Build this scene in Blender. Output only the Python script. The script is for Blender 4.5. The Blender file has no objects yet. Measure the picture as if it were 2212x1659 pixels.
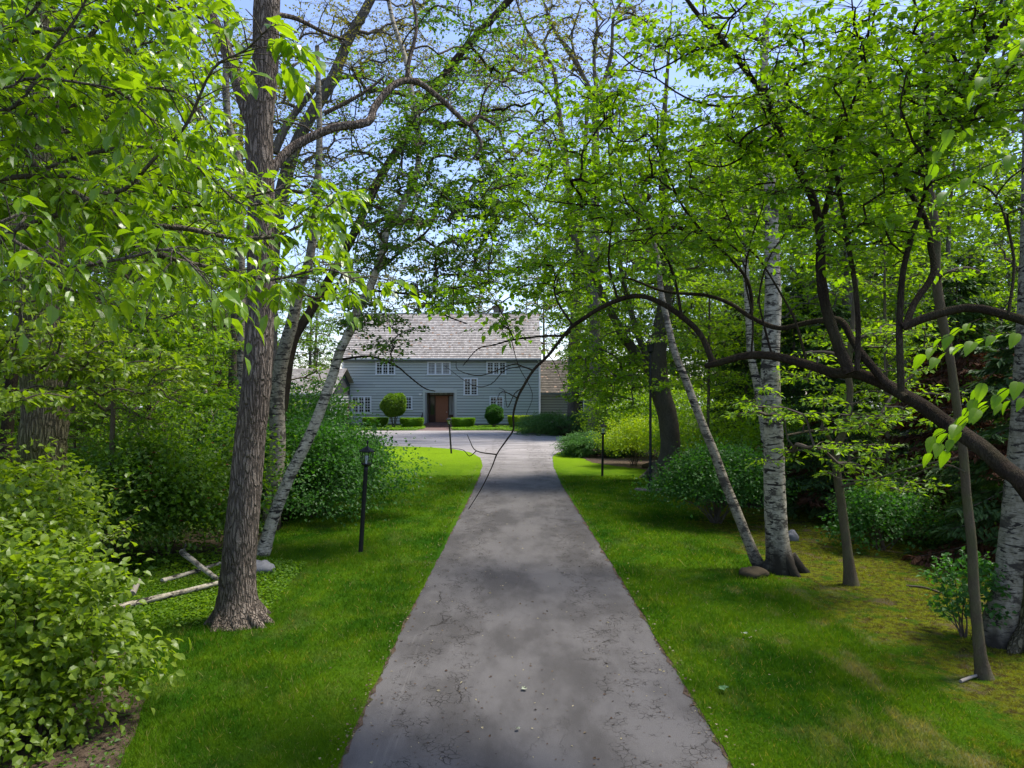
import bpy, math, random
import numpy as np
R = math.radians
rng = np.random.default_rng(7)
random.seed(7)
SC = bpy.context.scene
COL = SC.collection

# ---------------------------------------------------------------- camera, sky, sun
F = 1522.0      # focal length in pixels of a 2212 px wide picture
CX, HY = 1106.0, 853.0
cam = bpy.data.cameras.new("camera")
camo = bpy.data.objects.new("camera", cam)
COL.objects.link(camo)
camo.location = (0, 0, 3.0)
camo.rotation_euler = (R(90), 0, 0)
cam.sensor_width = 36
cam.lens = F / 2212 * 36
cam.shift_y = (853 - 829.5) / 2212
cam.clip_start = 0.1
cam.clip_end = 3000
SC.camera = camo

SUN_EL, SUN_AZ = 65, 74        # azimuth measured from +Y (ahead) towards +X
w = bpy.data.worlds.new("World")
SC.world = w
w.use_nodes = True
nt = w.node_tree
bg = nt.nodes["Background"]
sky = nt.nodes.new("ShaderNodeTexSky")
sky.sky_type = 'NISHITA'
sky.sun_disc = False
sky.sun_elevation = R(SUN_EL)
sky.sun_rotation = R(SUN_AZ)
sky.altitude = 100
sky.air_density = 1.0
sky.dust_density = 0.8
sky.ozone_density = 2.5
tn = nt.nodes.new("ShaderNodeMixRGB"); tn.blend_type = 'MULTIPLY'; tn.inputs[0].default_value = 1.0
tn.inputs[2].default_value = (0.99, 0.905, 0.97, 1)
nt.links.new(sky.outputs[0], tn.inputs[1]); nt.links.new(tn.outputs[0], bg.inputs[0])
bg.inputs[1].default_value = 0.125
sl = bpy.data.lights.new("sun", 'SUN')
sl.energy = 2.7
sl.angle = R(14.0)
sl.color = (1.0, 0.95, 0.86)
so = bpy.data.objects.new("sun", sl)
COL.objects.link(so)
sd = np.array([math.sin(R(SUN_AZ)) * math.cos(R(SUN_EL)), math.cos(R(SUN_AZ)) * math.cos(R(SUN_EL)), math.sin(R(SUN_EL))])
from mathutils import Vector
so.rotation_euler = Vector(sd).to_track_quat('Z', 'Y').to_euler()
so.location = (0, 0, 60)
SC.view_settings.view_transform = 'Standard'
SC.view_settings.look = 'None'
SC.view_settings.exposure = 1.35
SC.view_settings.gamma = 1
cy = SC.cycles
cy.max_bounces = 6
cy.diffuse_bounces = 3
cy.glossy_bounces = 2
cy.transmission_bounces = 4
cy.transparent_max_bounces = 4
cy.use_denoising = True
cy.caustics_reflective = False
cy.caustics_refractive = False

# ---------------------------------------------------------------- helpers
def W(u, v, Y):
    "point at depth Y seen at reference pixel (u, v)"
    return np.array([(u - CX) / F * Y, Y, 3 + (HY - v) / F * Y])
def G(u, v):
    Y = 3 * F / (v - HY)
    return np.array([(u - CX) / F * Y, Y, 0.0])

def tag(o, label=None, cat=None, group=None, kind=None):
    if label: o['label'] = label
    if cat: o['category'] = cat
    if group: o['group'] = group
    if kind: o['kind'] = kind
    return o
def empty(name, loc=(0, 0, 0), label=None, cat=None, group=None, rz=0):
    o = bpy.data.objects.new(name, None)
    o.empty_display_size = 0.2
    COL.objects.link(o)
    o.location = loc
    o.rotation_euler = (0, 0, rz)
    return tag(o, label, cat, group)
def copy_tree(o, parent=None):
    c = o.copy()
    COL.objects.link(c)
    if parent is not None: c.parent = parent
    for ch in [x for x in o.children]:
        copy_tree(ch, c)
    return c

class MB:
    def __init__(s):
        s.v = []; s.n = 0; s.f = []; s.t = []; s.m = []
    def add(s, v, f, tint=None, mi=0):
        v = np.asarray(v, float).reshape(-1, 3)
        f = np.asarray(f, np.int64)
        if len(f) == 0: return
        s.v.append(v); s.f.append(f + s.n); s.n += len(v)
        if tint is None: tint = 0.5
        t = np.asarray(tint, float)
        if t.ndim == 0: t = np.full(len(f), float(t))
        s.t.append(t); s.m.append(np.full(len(f), mi, np.int32))
    def box(s, c, h, tint=None, rot=None, mi=0):
        c = np.array(c, float); h = np.array(h, float)
        k = np.array([[x, y, z] for x in (-1, 1) for y in (-1, 1) for z in (-1, 1)], float) * h
        if rot is not None: k = k @ np.array(rot).T
        s.add(k + c, [[0, 1, 3, 2], [4, 6, 7, 5], [0, 4, 5, 1], [2, 3, 7, 6], [0, 2, 6, 4], [1, 5, 7, 3]], tint, mi)
    def bx(s, x0, x1, y0, y1, z0, z1, tint=None, mi=0):
        s.box(((x0 + x1) / 2, (y0 + y1) / 2, (z0 + z1) / 2), ((x1 - x0) / 2, (y1 - y0) / 2, (z1 - z0) / 2), tint, None, mi)
    def tube(s, P, Rr, n=8, tint=None, cap=True, wob=0.0, mi=0):
        P = np.asarray(P, float); k = len(P)
        Rr = np.broadcast_to(np.asarray(Rr, float), (k,))
        T = np.gradient(P, axis=0)
        T /= np.linalg.norm(T, axis=1)[:, None] + 1e-9
        ref = np.array([0.31, 0.2, 0.05]) if abs(T[:, 2]).mean() > 0.6 else np.array([0.02, 0.01, 1.0])
        ref = ref / np.linalg.norm(ref)
        A = np.cross(T, ref); A /= np.linalg.norm(A, axis=1)[:, None] + 1e-9
        B = np.cross(T, A)
        a = np.linspace(0, 2 * math.pi, n, endpoint=False)
        rr = Rr[:, None] * np.ones((k, n))
        if wob: rr = rr * (1 + wob * rng.standard_normal((k, n)))
        V = P[:, None, :] + rr[:, :, None] * (np.cos(a)[None, :, None] * A[:, None, :] + np.sin(a)[None, :, None] * B[:, None, :])
        V = V.reshape(-1, 3)
        i = np.arange(k - 1)[:, None] * n; j = np.arange(n)[None, :]
        Fq = np.stack([i + j, i + (j + 1) % n, i + n + (j + 1) % n, i + n + j], -1).reshape(-1, 4)
        s.add(V, Fq, tint, mi)
        if cap:
            s.add(V[:n], [list(range(n))[::-1]], None, mi)
            s.add(V[-n:], [list(range(n))], None, mi)
    def lathe(s, prof, c=(0, 0, 0), n=16, tint=None, mi=0):
        c = np.array(c, float)
        a = np.linspace(0, 2 * math.pi, n, endpoint=False)
        V = np.array([[r * math.cos(t), r * math.sin(t), z] for r, z in prof for t in a]) + c
        k = len(prof)
        i = np.arange(k - 1)[:, None] * n; j = np.arange(n)[None, :]
        s.add(V, np.stack([i + j, i + (j + 1) % n, i + n + (j + 1) % n, i + n + j], -1).reshape(-1, 4), tint, mi)
        s.add(V[:n], [list(range(n))[::-1]], tint, mi); s.add(V[-n:], [list(range(n))], tint, mi)
    def build(s, name, mat, parent=None, smooth=False):
        me = bpy.data.meshes.new(name)
        V = np.concatenate(s.v) if s.v else np.zeros((0, 3))
        me.vertices.add(len(V)); me.vertices.foreach_set("co", V.astype(np.float32).ravel())
        idx = np.concatenate([f.ravel() for f in s.f]); cnt = np.concatenate([np.full(len(f), f.shape[1]) for f in s.f])
        me.loops.add(len(idx)); me.loops.foreach_set("vertex_index", idx.astype(np.int32))
        me.polygons.add(len(cnt))
        st = np.concatenate([[0], np.cumsum(cnt)[:-1]]).astype(np.int32)
        me.polygons.foreach_set("loop_start", st)
        me.polygons.foreach_set("loop_total", cnt.astype(np.int32))
        me.polygons.foreach_set("material_index", np.concatenate(s.m))
        me.polygons.foreach_set("use_smooth", np.full(len(cnt), bool(smooth)))
        a = me.attributes.new("tint", 'FLOAT', 'FACE')
        a.data.foreach_set("value", np.concatenate(s.t).astype(np.float32))
        for m_ in (mat if isinstance(mat, (list, tuple)) else [mat]): me.materials.append(m_)
        me.update(calc_edges=True)
        o = bpy.data.objects.new(name, me)
        COL.objects.link(o)
        if parent is not None: o.parent = parent
        return o

def smooth_path(P, per=4):
    "Catmull-Rom through rows of P (any width)"
    P = np.asarray(P, float)
    if len(P) < 3: 
        t = np.linspace(0, 1, per * 2 + 1)[:, None]
        return P[0] * (1 - t) + P[-1] * t
    Q = np.vstack([2 * P[0] - P[1], P, 2 * P[-1] - P[-2]])
    out = []
    for i in range(1, len(Q) - 2):
        for t in np.linspace(0, 1, per, endpoint=False):
            a, b, c, d = Q[i - 1], Q[i], Q[i + 1], Q[i + 2]
            out.append(0.5 * ((2 * b) + (-a + c) * t + (2 * a - 5 * b + 4 * c - d) * t * t + (-a + 3 * b - 3 * c + d) * t ** 3))
    out.append(P[-1])
    return np.array(out)

# ---------------------------------------------------------------- materials
class NT:
    def __init__(s, name):
        s.m = bpy.data.materials.new(name); s.m.use_nodes = True
        s.t = s.m.node_tree; s.t.nodes.clear()
        s.out = s.t.nodes.new("ShaderNodeOutputMaterial")
    def n(s, typ, **kw):
        nd = s.t.nodes.new("ShaderNode" + typ)
        for k, v in kw.items():
            if k in nd.inputs: 
                nd.inputs[k].default_value = v
            else: setattr(nd, k, v)
        return nd
    def l(s, a, b): s.t.links.new(a, b)
    def coord(s, which='Object', scale=(1, 1, 1)):
        if which == 'World':
            g = s.n("NewGeometry").outputs['Position']
        else:
            g = s.n("TexCoord").outputs[which]
        mp = s.n("Mapping"); mp.inputs['Scale'].default_value = scale
        s.l(g, mp.inputs['Vector']); return mp.outputs[0]
    def noise(s, co, scale=5, detail=4, rough=0.55, dist=0.0, out='Fac'):
        nd = s.n("TexNoise"); nd.inputs['Scale'].default_value = scale; nd.inputs['Detail'].default_value = detail
        nd.inputs['Roughness'].default_value = rough; nd.inputs['Distortion'].default_value = dist
        if co is not None: s.l(co, nd.inputs['Vector'])
        return nd.outputs[out]
    def ramp(s, f, stops, interp='LINEAR'):
        r = s.n("ValToRGB"); r.color_ramp.interpolation = interp
        e = r.color_ramp.elements
        while len(e) < len(stops): e.new(0.5)
        for i, (p, c) in enumerate(stops):
            e[i].position = p
            e[i].color = (*c, 1) if isinstance(c, tuple) else (c, c, c, 1)
        s.l(f, r.inputs[0]); return r.outputs[0]
    def mix(s, f, a, b, mode='MIX'):
        m = s.n("MixRGB"); m.blend_type = mode
        for k, x in ((0, f), (1, a), (2, b)):
            if isinstance(x, (int, float)): m.inputs[k].default_value = x if k == 0 else (x, x, x, 1)
            elif isinstance(x, tuple): m.inputs[k].default_value = (*x, 1)
            else: s.l(x, m.inputs[k])
        return m.outputs[0]
    def math(s, op, a, b=None, c=None, clamp=False):
        m = s.n("Math"); m.operation = op; m.use_clamp = clamp
        for k, x in ((0, a), (1, b), (2, c)):
            if x is None: continue
            if isinstance(x, (int, float)): m.inputs[k].default_value = x
            else: s.l(x, m.inputs[k])
        return m.outputs[0]
    def maprange(s, f, a, b, c=0.0, d=1.0, smooth=True):
        m = s.n("MapRange"); m.interpolation_type = 'SMOOTHSTEP' if smooth else 'LINEAR'
        s.l(f, m.inputs[0])
        for k, x in zip((1, 2, 3, 4), (a, b, c, d)): m.inputs[k].default_value = x
        return m.outputs[0]
    def attr(s, name='tint'):
        a = s.n("Attribute"); a.attribute_name = name; return a.outputs['Fac']
    def bump(s, h, strength=0.5, dist=0.02):
        b = s.n("Bump"); b.inputs['Strength'].default_value = strength; b.inputs['Distance'].default_value = dist
        s.l(h, b.inputs['Height']); return b.outputs[0]
    def pbr(s, col, rough=0.7, spec=0.3, normal=None, metal=0.0, **kw):
        p = s.n("BsdfPrincipled")
        if isinstance(col, tuple): p.inputs['Base Color'].default_value = (*col, 1)
        else: s.l(col, p.inputs['Base Color'])
        if isinstance(rough, (int, float)): p.inputs['Roughness'].default_value = rough
        else: s.l(rough, p.inputs['Roughness'])
        p.inputs['Specular IOR Level'].default_value = spec
        p.inputs['Metallic'].default_value = metal
        for k, v in kw.items(): p.inputs[k].default_value = v
        if normal is not None: s.l(normal, p.inputs['Normal'])
        return p
    def done(s, sh):
        s.l(sh.outputs[0], s.out.inputs[0]); return s.m

def leaf_mat(name, c0, c1, tr=0.45, trc=None, rough=0.4, spec=0.4, bright=1.0, odd=None):
    "leaf blade: reflecting and letting light through, colour differs leaf by leaf"
    m = NT(name)
    t = m.attr()
    col = m.mix(t, c0, c1)
    if odd: col = m.mix(m.maprange(t, 0.93, 0.97), col, odd)
    p = m.pbr(col, rough, spec)
    if trc is None: trc = (1.9, 1.75, 0.7)
    tcol = m.mix(1.0, col, trc, 'MULTIPLY')
    tl = m.n("BsdfTranslucent"); m.l(tcol, tl.inputs[0])
    mx = m.n("MixShader"); mx.inputs[0].default_value = tr
    m.l(p.outputs[0], mx.inputs[1]); m.l(tl.outputs[0], mx.inputs[2])
    return m.done(mx)

def bark_mat(name, c0, c1, scale=1.0, furrow=1.0, moss=0.0, mossc=(0.10, 0.12, 0.03), rough=0.9):
    m = NT(name)
    co = m.coord('Object', (1, 1, 0.16))
    v = m.n("TexVoronoi"); v.feature = 'DISTANCE_TO_EDGE'; v.inputs['Scale'].default_value = 26 * scale
    dn = m.noise(co, 9 * scale, 3, out='Color')
    wv = m.mix(0.12, co, dn, 'ADD')
    m.l(wv, v.inputs['Vector'])
    cr = m.maprange(v.outputs['Distance'], 0.0, 0.22)
    n1 = m.noise(m.coord('Object', (1, 1, 0.5)), 3 * scale, 5)
    n2 = m.noise(m.coord('Object'), 60 * scale, 3)
    a = m.mix(m.maprange(n1, 0.3, 0.7), c0, c1)
    a = m.mix(m.math('MULTIPLY', m.math('SUBTRACT', 1, cr), 0.8 * furrow), a, (c0[0] * 0.18, c0[1] * 0.17, c0[2] * 0.16))
    a = m.mix(m.math('MULTIPLY', n2, 0.5), a, (c1[0] * 1.25, c1[1] * 1.25, c1[2] * 1.25))
    if moss:
        a = m.mix(m.math('MULTIPLY', m.maprange(m.noise(m.coord('Object'), 1.7 * scale, 4), 0.42, 0.62), moss), a, mossc)
    h = m.math('ADD', cr, m.math('MULTIPLY', n2, 0.4))
    return m.done(m.pbr(a, 1.0, 0.03, m.bump(h, 1.0 * furrow, 0.04)))

def birch_mat(name, white=(0.62, 0.6, 0.55), dark=(0.035, 0.03, 0.026), rough_amt=0.5, zs=1.0):
    m = NT(name)
    co = m.coord('Object', (2.2, 2.2, 8.0 * zs))
    n = m.noise(co, 2.2, 5, 0.65, 0.6)
    lent = m.maprange(n, 0.555, 0.60)
    co2 = m.coord('Object', (2.5, 2.5, 26 * zs))
    l2 = m.maprange(m.noise(co2, 2.5, 3, 0.6), 0.55, 0.62)
    big = m.maprange(m.noise(m.coord('Object', (2.5, 2.5, 3.5)), 1.7, 5, .7), 0.52, 0.62)
    g = m.noise(m.coord('Object'), 14, 5, 0.7)
    base = m.mix(m.maprange(g, 0.35, 0.7), white, (white[0] * 0.55, white[1] * 0.55, white[2] * 0.5))
    base = m.mix(m.math('MULTIPLY', l2, 0.6), base, dark)
    base = m.mix(lent, base, dark)
    bd = m.maprange(m.noise(m.coord('Object', (.8, .8, 6.5 * zs)), 1.6, 4, .7, .5), 0.60, 0.63)
    base = m.mix(bd, base, dark)
    base = m.mix(m.math('MULTIPLY', big, rough_amt), base, (dark[0] * 1.6, dark[1] * 1.6, dark[2] * 1.5))
    return m, base, g
def birch(name, white=(0.62, 0.6, 0.55), rough_amt=0.5, foot=0.0, zs=1.0):
    m, base, g = birch_mat(name, white, rough_amt=rough_amt, zs=zs)
    if foot:    # dark cracked bark at the foot of the old trunk, worn to a ragged line
        z = m.n("SeparateXYZ"); m.l(m.coord('World'), z.inputs[0])
        zz = m.math('ADD', z.outputs[2], m.math('MULTIPLY', m.noise(m.coord('Object', (1, 1, 0.5)), 5, 4), -0.9 * foot))
        base = m.mix(m.maprange(zz, -0.35 * foot, 0.25 * foot, 1.0, 0.0), base, (0.03, 0.026, 0.02))
    return m.done(m.pbr(base, 0.95, 0.05, m.bump(g, 0.7, 0.02)))

def plain(name, col, rough=0.6, spec=0.3, var=0.25, scale=8, bump=0.2, metal=0.0, tintvar=0.0):
    m = NT(name)
    n = m.noise(m.coord('Object'), scale, 5, 0.6)
    c = m.mix(m.math('MULTIPLY', n, var * 2), col, tuple(x * 0.55 for x in col))
    if tintvar:
        c = m.mix(m.math('MULTIPLY', m.attr(), tintvar), c, tuple(min(1, x * 1.7) for x in col))
    return m.done(m.pbr(c, rough, spec, m.bump(n, bump, 0.01) if bump else None, metal))

M = {}
M['ash_leaf'] = leaf_mat("ash_leaf", (0.095, 0.19, 0.010), (0.18, 0.30, 0.014), 0.5, (2.3, 2.1, 0.45), 0.34, 0.6)
M['privet_leaf'] = leaf_mat("privet_leaf", (0.095, 0.165, 0.008), (0.20, 0.28, 0.020), 0.5, (1.9, 1.9, 0.5), 0.42, 0.45)
M['mid_leaf'] = leaf_mat("mid_leaf", (0.055, 0.13, 0.008), (0.125, 0.22, 0.016), 0.5, (2.1, 2.0, 0.45), 0.45, 0.4)
M['lime_leaf'] = leaf_mat("lime_leaf", (0.095, 0.20, 0.008), (0.17, 0.30, 0.014), 0.55, (2.3, 2.0, 0.4), 0.45, 0.4)
M['dark_leaf'] = leaf_mat("dark_leaf", (0.050, 0.115, 0.010), (0.12, 0.205, 0.018), 0.42, (1.8, 2.0, 0.5), 0.42, 0.4)
M['gold_leaf'] = leaf_mat("gold_leaf", (0.10, 0.125, 0.018), (0.20, 0.20, 0.040), 0.5, (1.9, 1.7, 0.6), 0.5, 0.3)
M['crab_leaf'] = leaf_mat("crab_leaf", (0.075, 0.165, 0.007), (0.17, 0.28, 0.012), 0.58, (2.1, 2.1, 0.4), 0.45, 0.35)
M['shrub_leaf'] = leaf_mat("shrub_leaf", (0.026, 0.085, 0.012), (0.060, 0.16, 0.022), 0.4, (1.7, 2.0, 0.5), 0.5, 0.3)
M['box_leaf'] = leaf_mat("box_leaf", (0.085, 0.19, 0.010), (0.16, 0.30, 0.014), 0.4, (1.9, 1.9, 0.5), 0.5, 0.3)
M['yellow_leaf'] = leaf_mat("yellow_leaf", (0.16, 0.28, 0.010), (0.28, 0.38, 0.018), 0.5, (2.0, 1.8, 0.4), 0.45, 0.3)
M['juniper'] = leaf_mat("juniper_needles", (0.050, 0.125, 0.036), (0.13, 0.25, 0.075), 0.22, (1.3, 1.6, 0.7), 0.6, 0.2, odd=(0.16, 0.08, 0.03))
M['conifer'] = leaf_mat("conifer_needles", (0.030, 0.064, 0.016), (0.072, 0.13, 0.030), 0.22, (1.3, 1.6, 0.5), 0.6, 0.2)
M['dead_needle'] = leaf_mat("dead_needles", (0.060, 0.028, 0.014), (0.13, 0.060, 0.030), 0.25, (1.5, 1.2, 0.8), 0.7, 0.15)
M['flower'] = leaf_mat("red_petals", (0.22, 0.012, 0.02), (0.34, 0.03, 0.04), 0.3, (1.5, 1.0, 1.0), 0.5, 0.3)
M['bark'] = bark_mat("grey_furrowed_bark", (0.15, 0.118, 0.090), (0.24, 0.195, 0.150), 1.0, 1.0)
M['bark_moss'] = bark_mat("mossy_furrowed_bark", (0.12, 0.10, 0.06), (0.17, 0.15, 0.09), 0.9, 1.0, 0.6, (0.09, 0.10, 0.025))
M['bark_dark'] = bark_mat("dark_limb_bark", (0.022, 0.016, 0.011), (0.055, 0.042, 0.030), 2.0, 0.6, 0.25, (0.075, 0.075, 0.035))
M['bark_mid'] = bark_mat("brown_grey_bark", (0.10, 0.085, 0.065), (0.15, 0.13, 0.10), 1.6, 0.6)
M['bark_far'] = bark_mat("far_grey_bark", (0.10, 0.088, 0.072), (0.17, 0.15, 0.125), 0.8, 0.6)
M['bark_thin'] = bark_mat("smooth_olive_bark", (0.075, 0.060, 0.036), (0.125, 0.10, 0.066), 2.4, 0.45, 0.4, (0.10, 0.11, 0.04))
M['birch'] = birch("white_birch_bark", (0.50, 0.44, 0.33), 0.85)
M['birch_old'] = birch("old_birch_bark", (0.42, 0.38, 0.29), 0.9, 1.3)
M['birch_grey'] = birch("grey_birch_bark", (0.30, 0.265, 0.20), 0.9, 0.6)
M['twig'] = plain("twig_bark", (0.09, 0.07, 0.052), 0.85, 0.2, 0.3, 12, 0)
M['twig_light'] = plain("pale_dead_twig", (0.30, 0.26, 0.21), 0.85, 0.2, 0.3, 12, 0)

# ---------------------------------------------------------------- leaves
def unit(a): return a / (np.linalg.norm(a, axis=-1, keepdims=True) + 1e-9)
def leaves(mb, P, D, N, L, Wd, tint, shape='kite', mi=0):
    """P base (n,3), D direction, N normal, L length (n), Wd half width ratio"""
    n = len(P)
    if n == 0: return
    D = unit(D); S = unit(np.cross(D, N)); U = unit(np.cross(S, D))
    L = np.broadcast_to(L, (n,))[:, None]; w = L * Wd
    if shape == 'kite':         # folded along the midrib
        V = np.stack([P, P + D * L * 0.42 + S * w + U * w * 0.35, P + D * L - U * L * 0.08, P + D * L * 0.42 - S * w + U * w * 0.35], 1)
        f = np.array([[0, 2, 1], [0, 3, 2]])
        k = 4
    elif shape == 'quad':
        V = np.stack([P, P + D * L * 0.5 + S * w, P + D * L, P + D * L * 0.5 - S * w], 1)
        f = np.array([[0, 3, 2, 1]]); k = 4
    elif shape == 'blade':
        V = np.stack([P - S * w, P + S * w, P + D * L * 0.6 + S * w * .7 , P + D * L - U * L * 0.15, P + D * L * 0.6 - S * w * .7], 1)
        f = np.array([[0, 1, 2], [0, 2, 4], [4, 2, 3]]); k = 5
    else:                       # 'fine': oval, pointed, cupped and drooping, 9 vertices
        dr = 0.30
        def at(t, sx, up): return P + D * L * t + S * w * sx + U * (w * up - L * dr * t * t)
        V = np.stack([P, at(.3, .85, .3), at(.3, 0, 0), at(.3, -.85, .3), at(.62, .82, .28), at(.62, 0, 0), at(.62, -.82, .28), at(1.0, 0, 0), at(.85, .32, .1), at(.85, -.32, .1)], 1)
        f3 = np.array([[0, 2, 1], [0, 3, 2], [8, 5, 7], [5, 9, 7]])
        f4 = np.array([[1, 2, 5, 4], [2, 3, 6, 5]])
        f5 = np.array([[4, 5, 8], [5, 6, 9]])
        k = 10
        base = (np.arange(n) * k)[:, None, None]
        V = V.reshape(-1, 3)
        tt = np.broadcast_to(tint, (n,))
        ff = np.concatenate([f3, f5])
        n0 = mb.n
        mb.add(V, (base + ff[None]).reshape(-1, 3), np.repeat(tt, len(ff)), mi)
        mb.f.append(((base + f4[None]).reshape(-1, 4)) + n0); mb.t.append(np.repeat(tt, 2)); mb.m.append(np.full(2 * n, mi, np.int32))
        return
    base = (np.arange(n) * k)[:, None, None]
    tt = np.broadcast_to(tint, (n,))
    mb.add(V.reshape(-1, 3), (base + f[None]).reshape(-1, f.shape[1]), np.repeat(tt, len(f)), mi)

def big_leaf(mb, p, d, n, L, W_, tint):
    "serrated oval leaf with a midrib fold and a drooping tip"
    d = unit(d[None])[0]; s_ = unit(np.cross(d, n)[None])[0]; u_ = np.cross(s_, d)
    t = np.linspace(0, 1, 13); w = np.sin(np.pi * t ** .8) ** .75 * (1 - .25 * t) * (1 + .07 * (np.arange(13) % 2)); w[0] = .02; w[-1] = 0.01
    q = np.array([-1, -.5, 0, .5, 1.0])
    V = p + d * (L * t)[:, None, None] + s_ * (w[:, None] * q[None] * W_ * L)[..., None] + u_ * ((np.abs(q)[None] * w[:, None] * W_ * L * .35) - (L * .35 * t ** 2)[:, None])[..., None]
    i = np.arange(12)[:, None] * 5; j = np.arange(4)[None]
    mb.add(V.reshape(-1, 3), np.stack([i + j, i + j + 1, i + 6 + j, i + 5 + j], -1).reshape(-1, 4), tint)
def shoot(cb, bb, p, d, L, k, size):
    d = unit(np.array(d, float)[None])[0]; t = np.linspace(0, 1, 7)
    P = p + d * (L * t)[:, None] - np.array([0, 0, 1.0]) * (L * .35 * t ** 2)[:, None] + rng.normal(0, .004, (7, 3))
    bb.tube(P, np.linspace(.0028, .0012, 7), 5, cap=False)
    sd = unit(np.cross(d, [0, 0, 1.0])[None])[0]
    for i in range(k):
        tt = .2 + .8 * i / (k - 1); b = np.array([np.interp(tt, t, P[:, a]) for a in range(3)]); q = 1 if i % 2 else -1
        big_leaf(cb, b, sd * q * rng.uniform(.5, 1) + d * .6 + np.array([0, 0, rng.uniform(-.9, -.2)]), np.array([sd[0] * q * .4, -.3, 1.0]) + rng.normal(0, .2, 3), size * rng.uniform(.7, 1.1), rng.uniform(.26, .33), rng.uniform(.2, .8))
def rnd_dirs(n, zmin=-1.0, zmax=1.0):
    z = rng.uniform(zmin, zmax, n); a = rng.uniform(0, 2 * math.pi, n); r = np.sqrt(np.clip(1 - z * z, 0, 1))
    return np.stack([r * np.cos(a), r * np.sin(a), z], 1)

def spray(mb, tw, C, cr, nt_, nl, size, aspect=0.34, shape='kite', tint_c=None, flat=0.55, droop=0.25, twr=0.004):
    """a cluster round C: nt_ twigs each with nl leaves; returns nothing"""
    d = rnd_dirs(nt_, -0.45, 0.8); d[:, 2] *= flat; d = unit(d)
    ln = cr * rng.uniform(0.45, 1.15, nt_)
    tc = rng.uniform(0.25, 0.75) if tint_c is None else tint_c
    # twigs as thin three-sided sticks with one bend
    E = C + d * ln[:, None]
    E[:, 2] -= droop * ln * ln / max(cr, 1e-6) * 0.6
    Mid = C + d * (ln * 0.5)[:, None]
    if tw is not None:
        a = unit(np.cross(d, [0.1, 0.2, 1.0])); b = unit(np.cross(d, a))
        for (p, q, r0, r1) in ((np.broadcast_to(C, Mid.shape), Mid, twr, twr * .8), (Mid, E, twr * .8, twr * .3)):
            ring = lambda X, r: np.stack([X + a * r, X + (-a * .5 + b * .87) * r, X + (-a * .5 - b * .87) * r], 1)
            V = np.concatenate([ring(p, r0), ring(q, r1)], 1).reshape(-1, 3)
            f = np.array([[0, 1, 4, 3], [1, 2, 5, 4], [2, 0, 3, 5]])
            tw.add(V, ((np.arange(nt_) * 6)[:, None, None] + f[None]).reshape(-1, 4))
    t = rng.uniform(0.15, 1.0, (nt_, nl)) ** 0.8
    P = np.where((t < .5)[..., None], C + (Mid - C)[:, None, :] * (t * 2)[..., None], Mid[:, None, :] + (E - Mid)[:, None, :] * (t * 2 - 1)[..., None])
    P = P.reshape(-1, 3); n = len(P)
    side = rnd_dirs(n, -0.6, 0.5)
    D = np.repeat(d, nl, 0) * 0.8 + side * 0.9; D[:, 2] -= droop
    P = P + side * (size * 0.4)
    N = rnd_dirs(n, 0.0, 1.0) + np.array([0, 0, 0.6])
    L = size * rng.uniform(0.45, 1.3, n)
    leaves(mb, P, D, N, L, aspect * rng.uniform(0.8, 1.15, (n, 1)), np.clip(tc + rng.normal(0, 0.24, n), 0, 1), shape)

# ---------------------------------------------------------------- trees
def grow(nodes, nrad, targets, mbark, tip=0.012, maxr=0.25, n=6, jitter=0.12, twist=0.6, minr=0.006):
    """connect every target to the nearest sensible point of the skeleton with a curved limb"""
    nodes = [np.array(p) for p in nodes]
    N = np.array(nodes); par = [i - 1 for i in range(len(nodes))]
    load = np.zeros(len(nodes)); nrad = list(nrad)
    d0 = np.array([np.min(np.linalg.norm(N - t, axis=1)) for t in targets])
    segs = []
    for k in np.argsort(d0):
        t = targets[k]
        A = np.array(nodes)
        dv = t - A; d = np.linalg.norm(dv, axis=1)
        cost = d * (1 + twist * np.clip(-dv[:, 2] / (d + 1e-6) + 0.1, 0, 1))
        i = int(np.argmin(cost)); a = A[i]; dist = d[i]
        m = max(3, int(dist / 0.5)); m = min(m, 9)
        s = np.linspace(0, 1, m + 1)[1:, None]
        # leave the parent steeply, then arch over to the target
        lift = np.array([0, 0, 1.0]) * dist * 0.14
        P = a * (1 - s) + t * s + lift * (4 * s * (1 - s)) * 0.8
        P[:-1] += rng.normal(0, jitter * dist / m, (m, 3))[:-1]
        i0 = len(nodes)
        for q, p in enumerate(P):
            nodes.append(p); par.append(i if q == 0 else len(nodes) - 2); nrad.append(None)
        segs.append((i, list(range(i0, len(nodes)))))
    # pipe model: the cross-sections of the branches add up
    w = np.zeros(len(nodes))
    for s in segs: w[s[1][-1]] += tip ** 2.2
    for j in range(len(nodes) - 1, -1, -1):
        if par[j] >= 0: w[par[j]] += w[j]
    rad = w ** (1 / 2.2)
    for i, idx in segs:
        ii = [i] + idx
        r = np.clip(rad[ii], minr, maxr)
        r[0] = min(r[1] * 1.25, (nrad[i] if nrad[i] else r[0]) * 0.95)
        r = np.minimum.accumulate(r)
        mbark.tube(smooth_path(np.array([nodes[j] for j in ii]), 2), np.interp(np.linspace(0, 1, (len(ii) - 1) * 2 + 1), np.linspace(0, 1, len(ii)), r), n if r.max() > 0.03 else 4, cap=False)
    return nodes

def pts_in_blobs(blobs):
    """blobs: (cx,cy,cz, rx,ry,rz, n)"""
    out = []
    for b in blobs:
        c = np.array(b[:3]); r = np.array(b[3:6]); n = int(b[6])
        d = rnd_dirs(n); q = rng.uniform(0.15, 1, n) ** 0.5
        out.append(c + d * r * q[:, None])
    return np.concatenate(out)
def PB(u, v, Y, ru, rv, rd, n):
    "crown blob whose centre and size are given as they look from the drive"
    c = W(u, v, Y)
    return (*c, ru * Y / F, rd, rv * Y / F, n)

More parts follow.
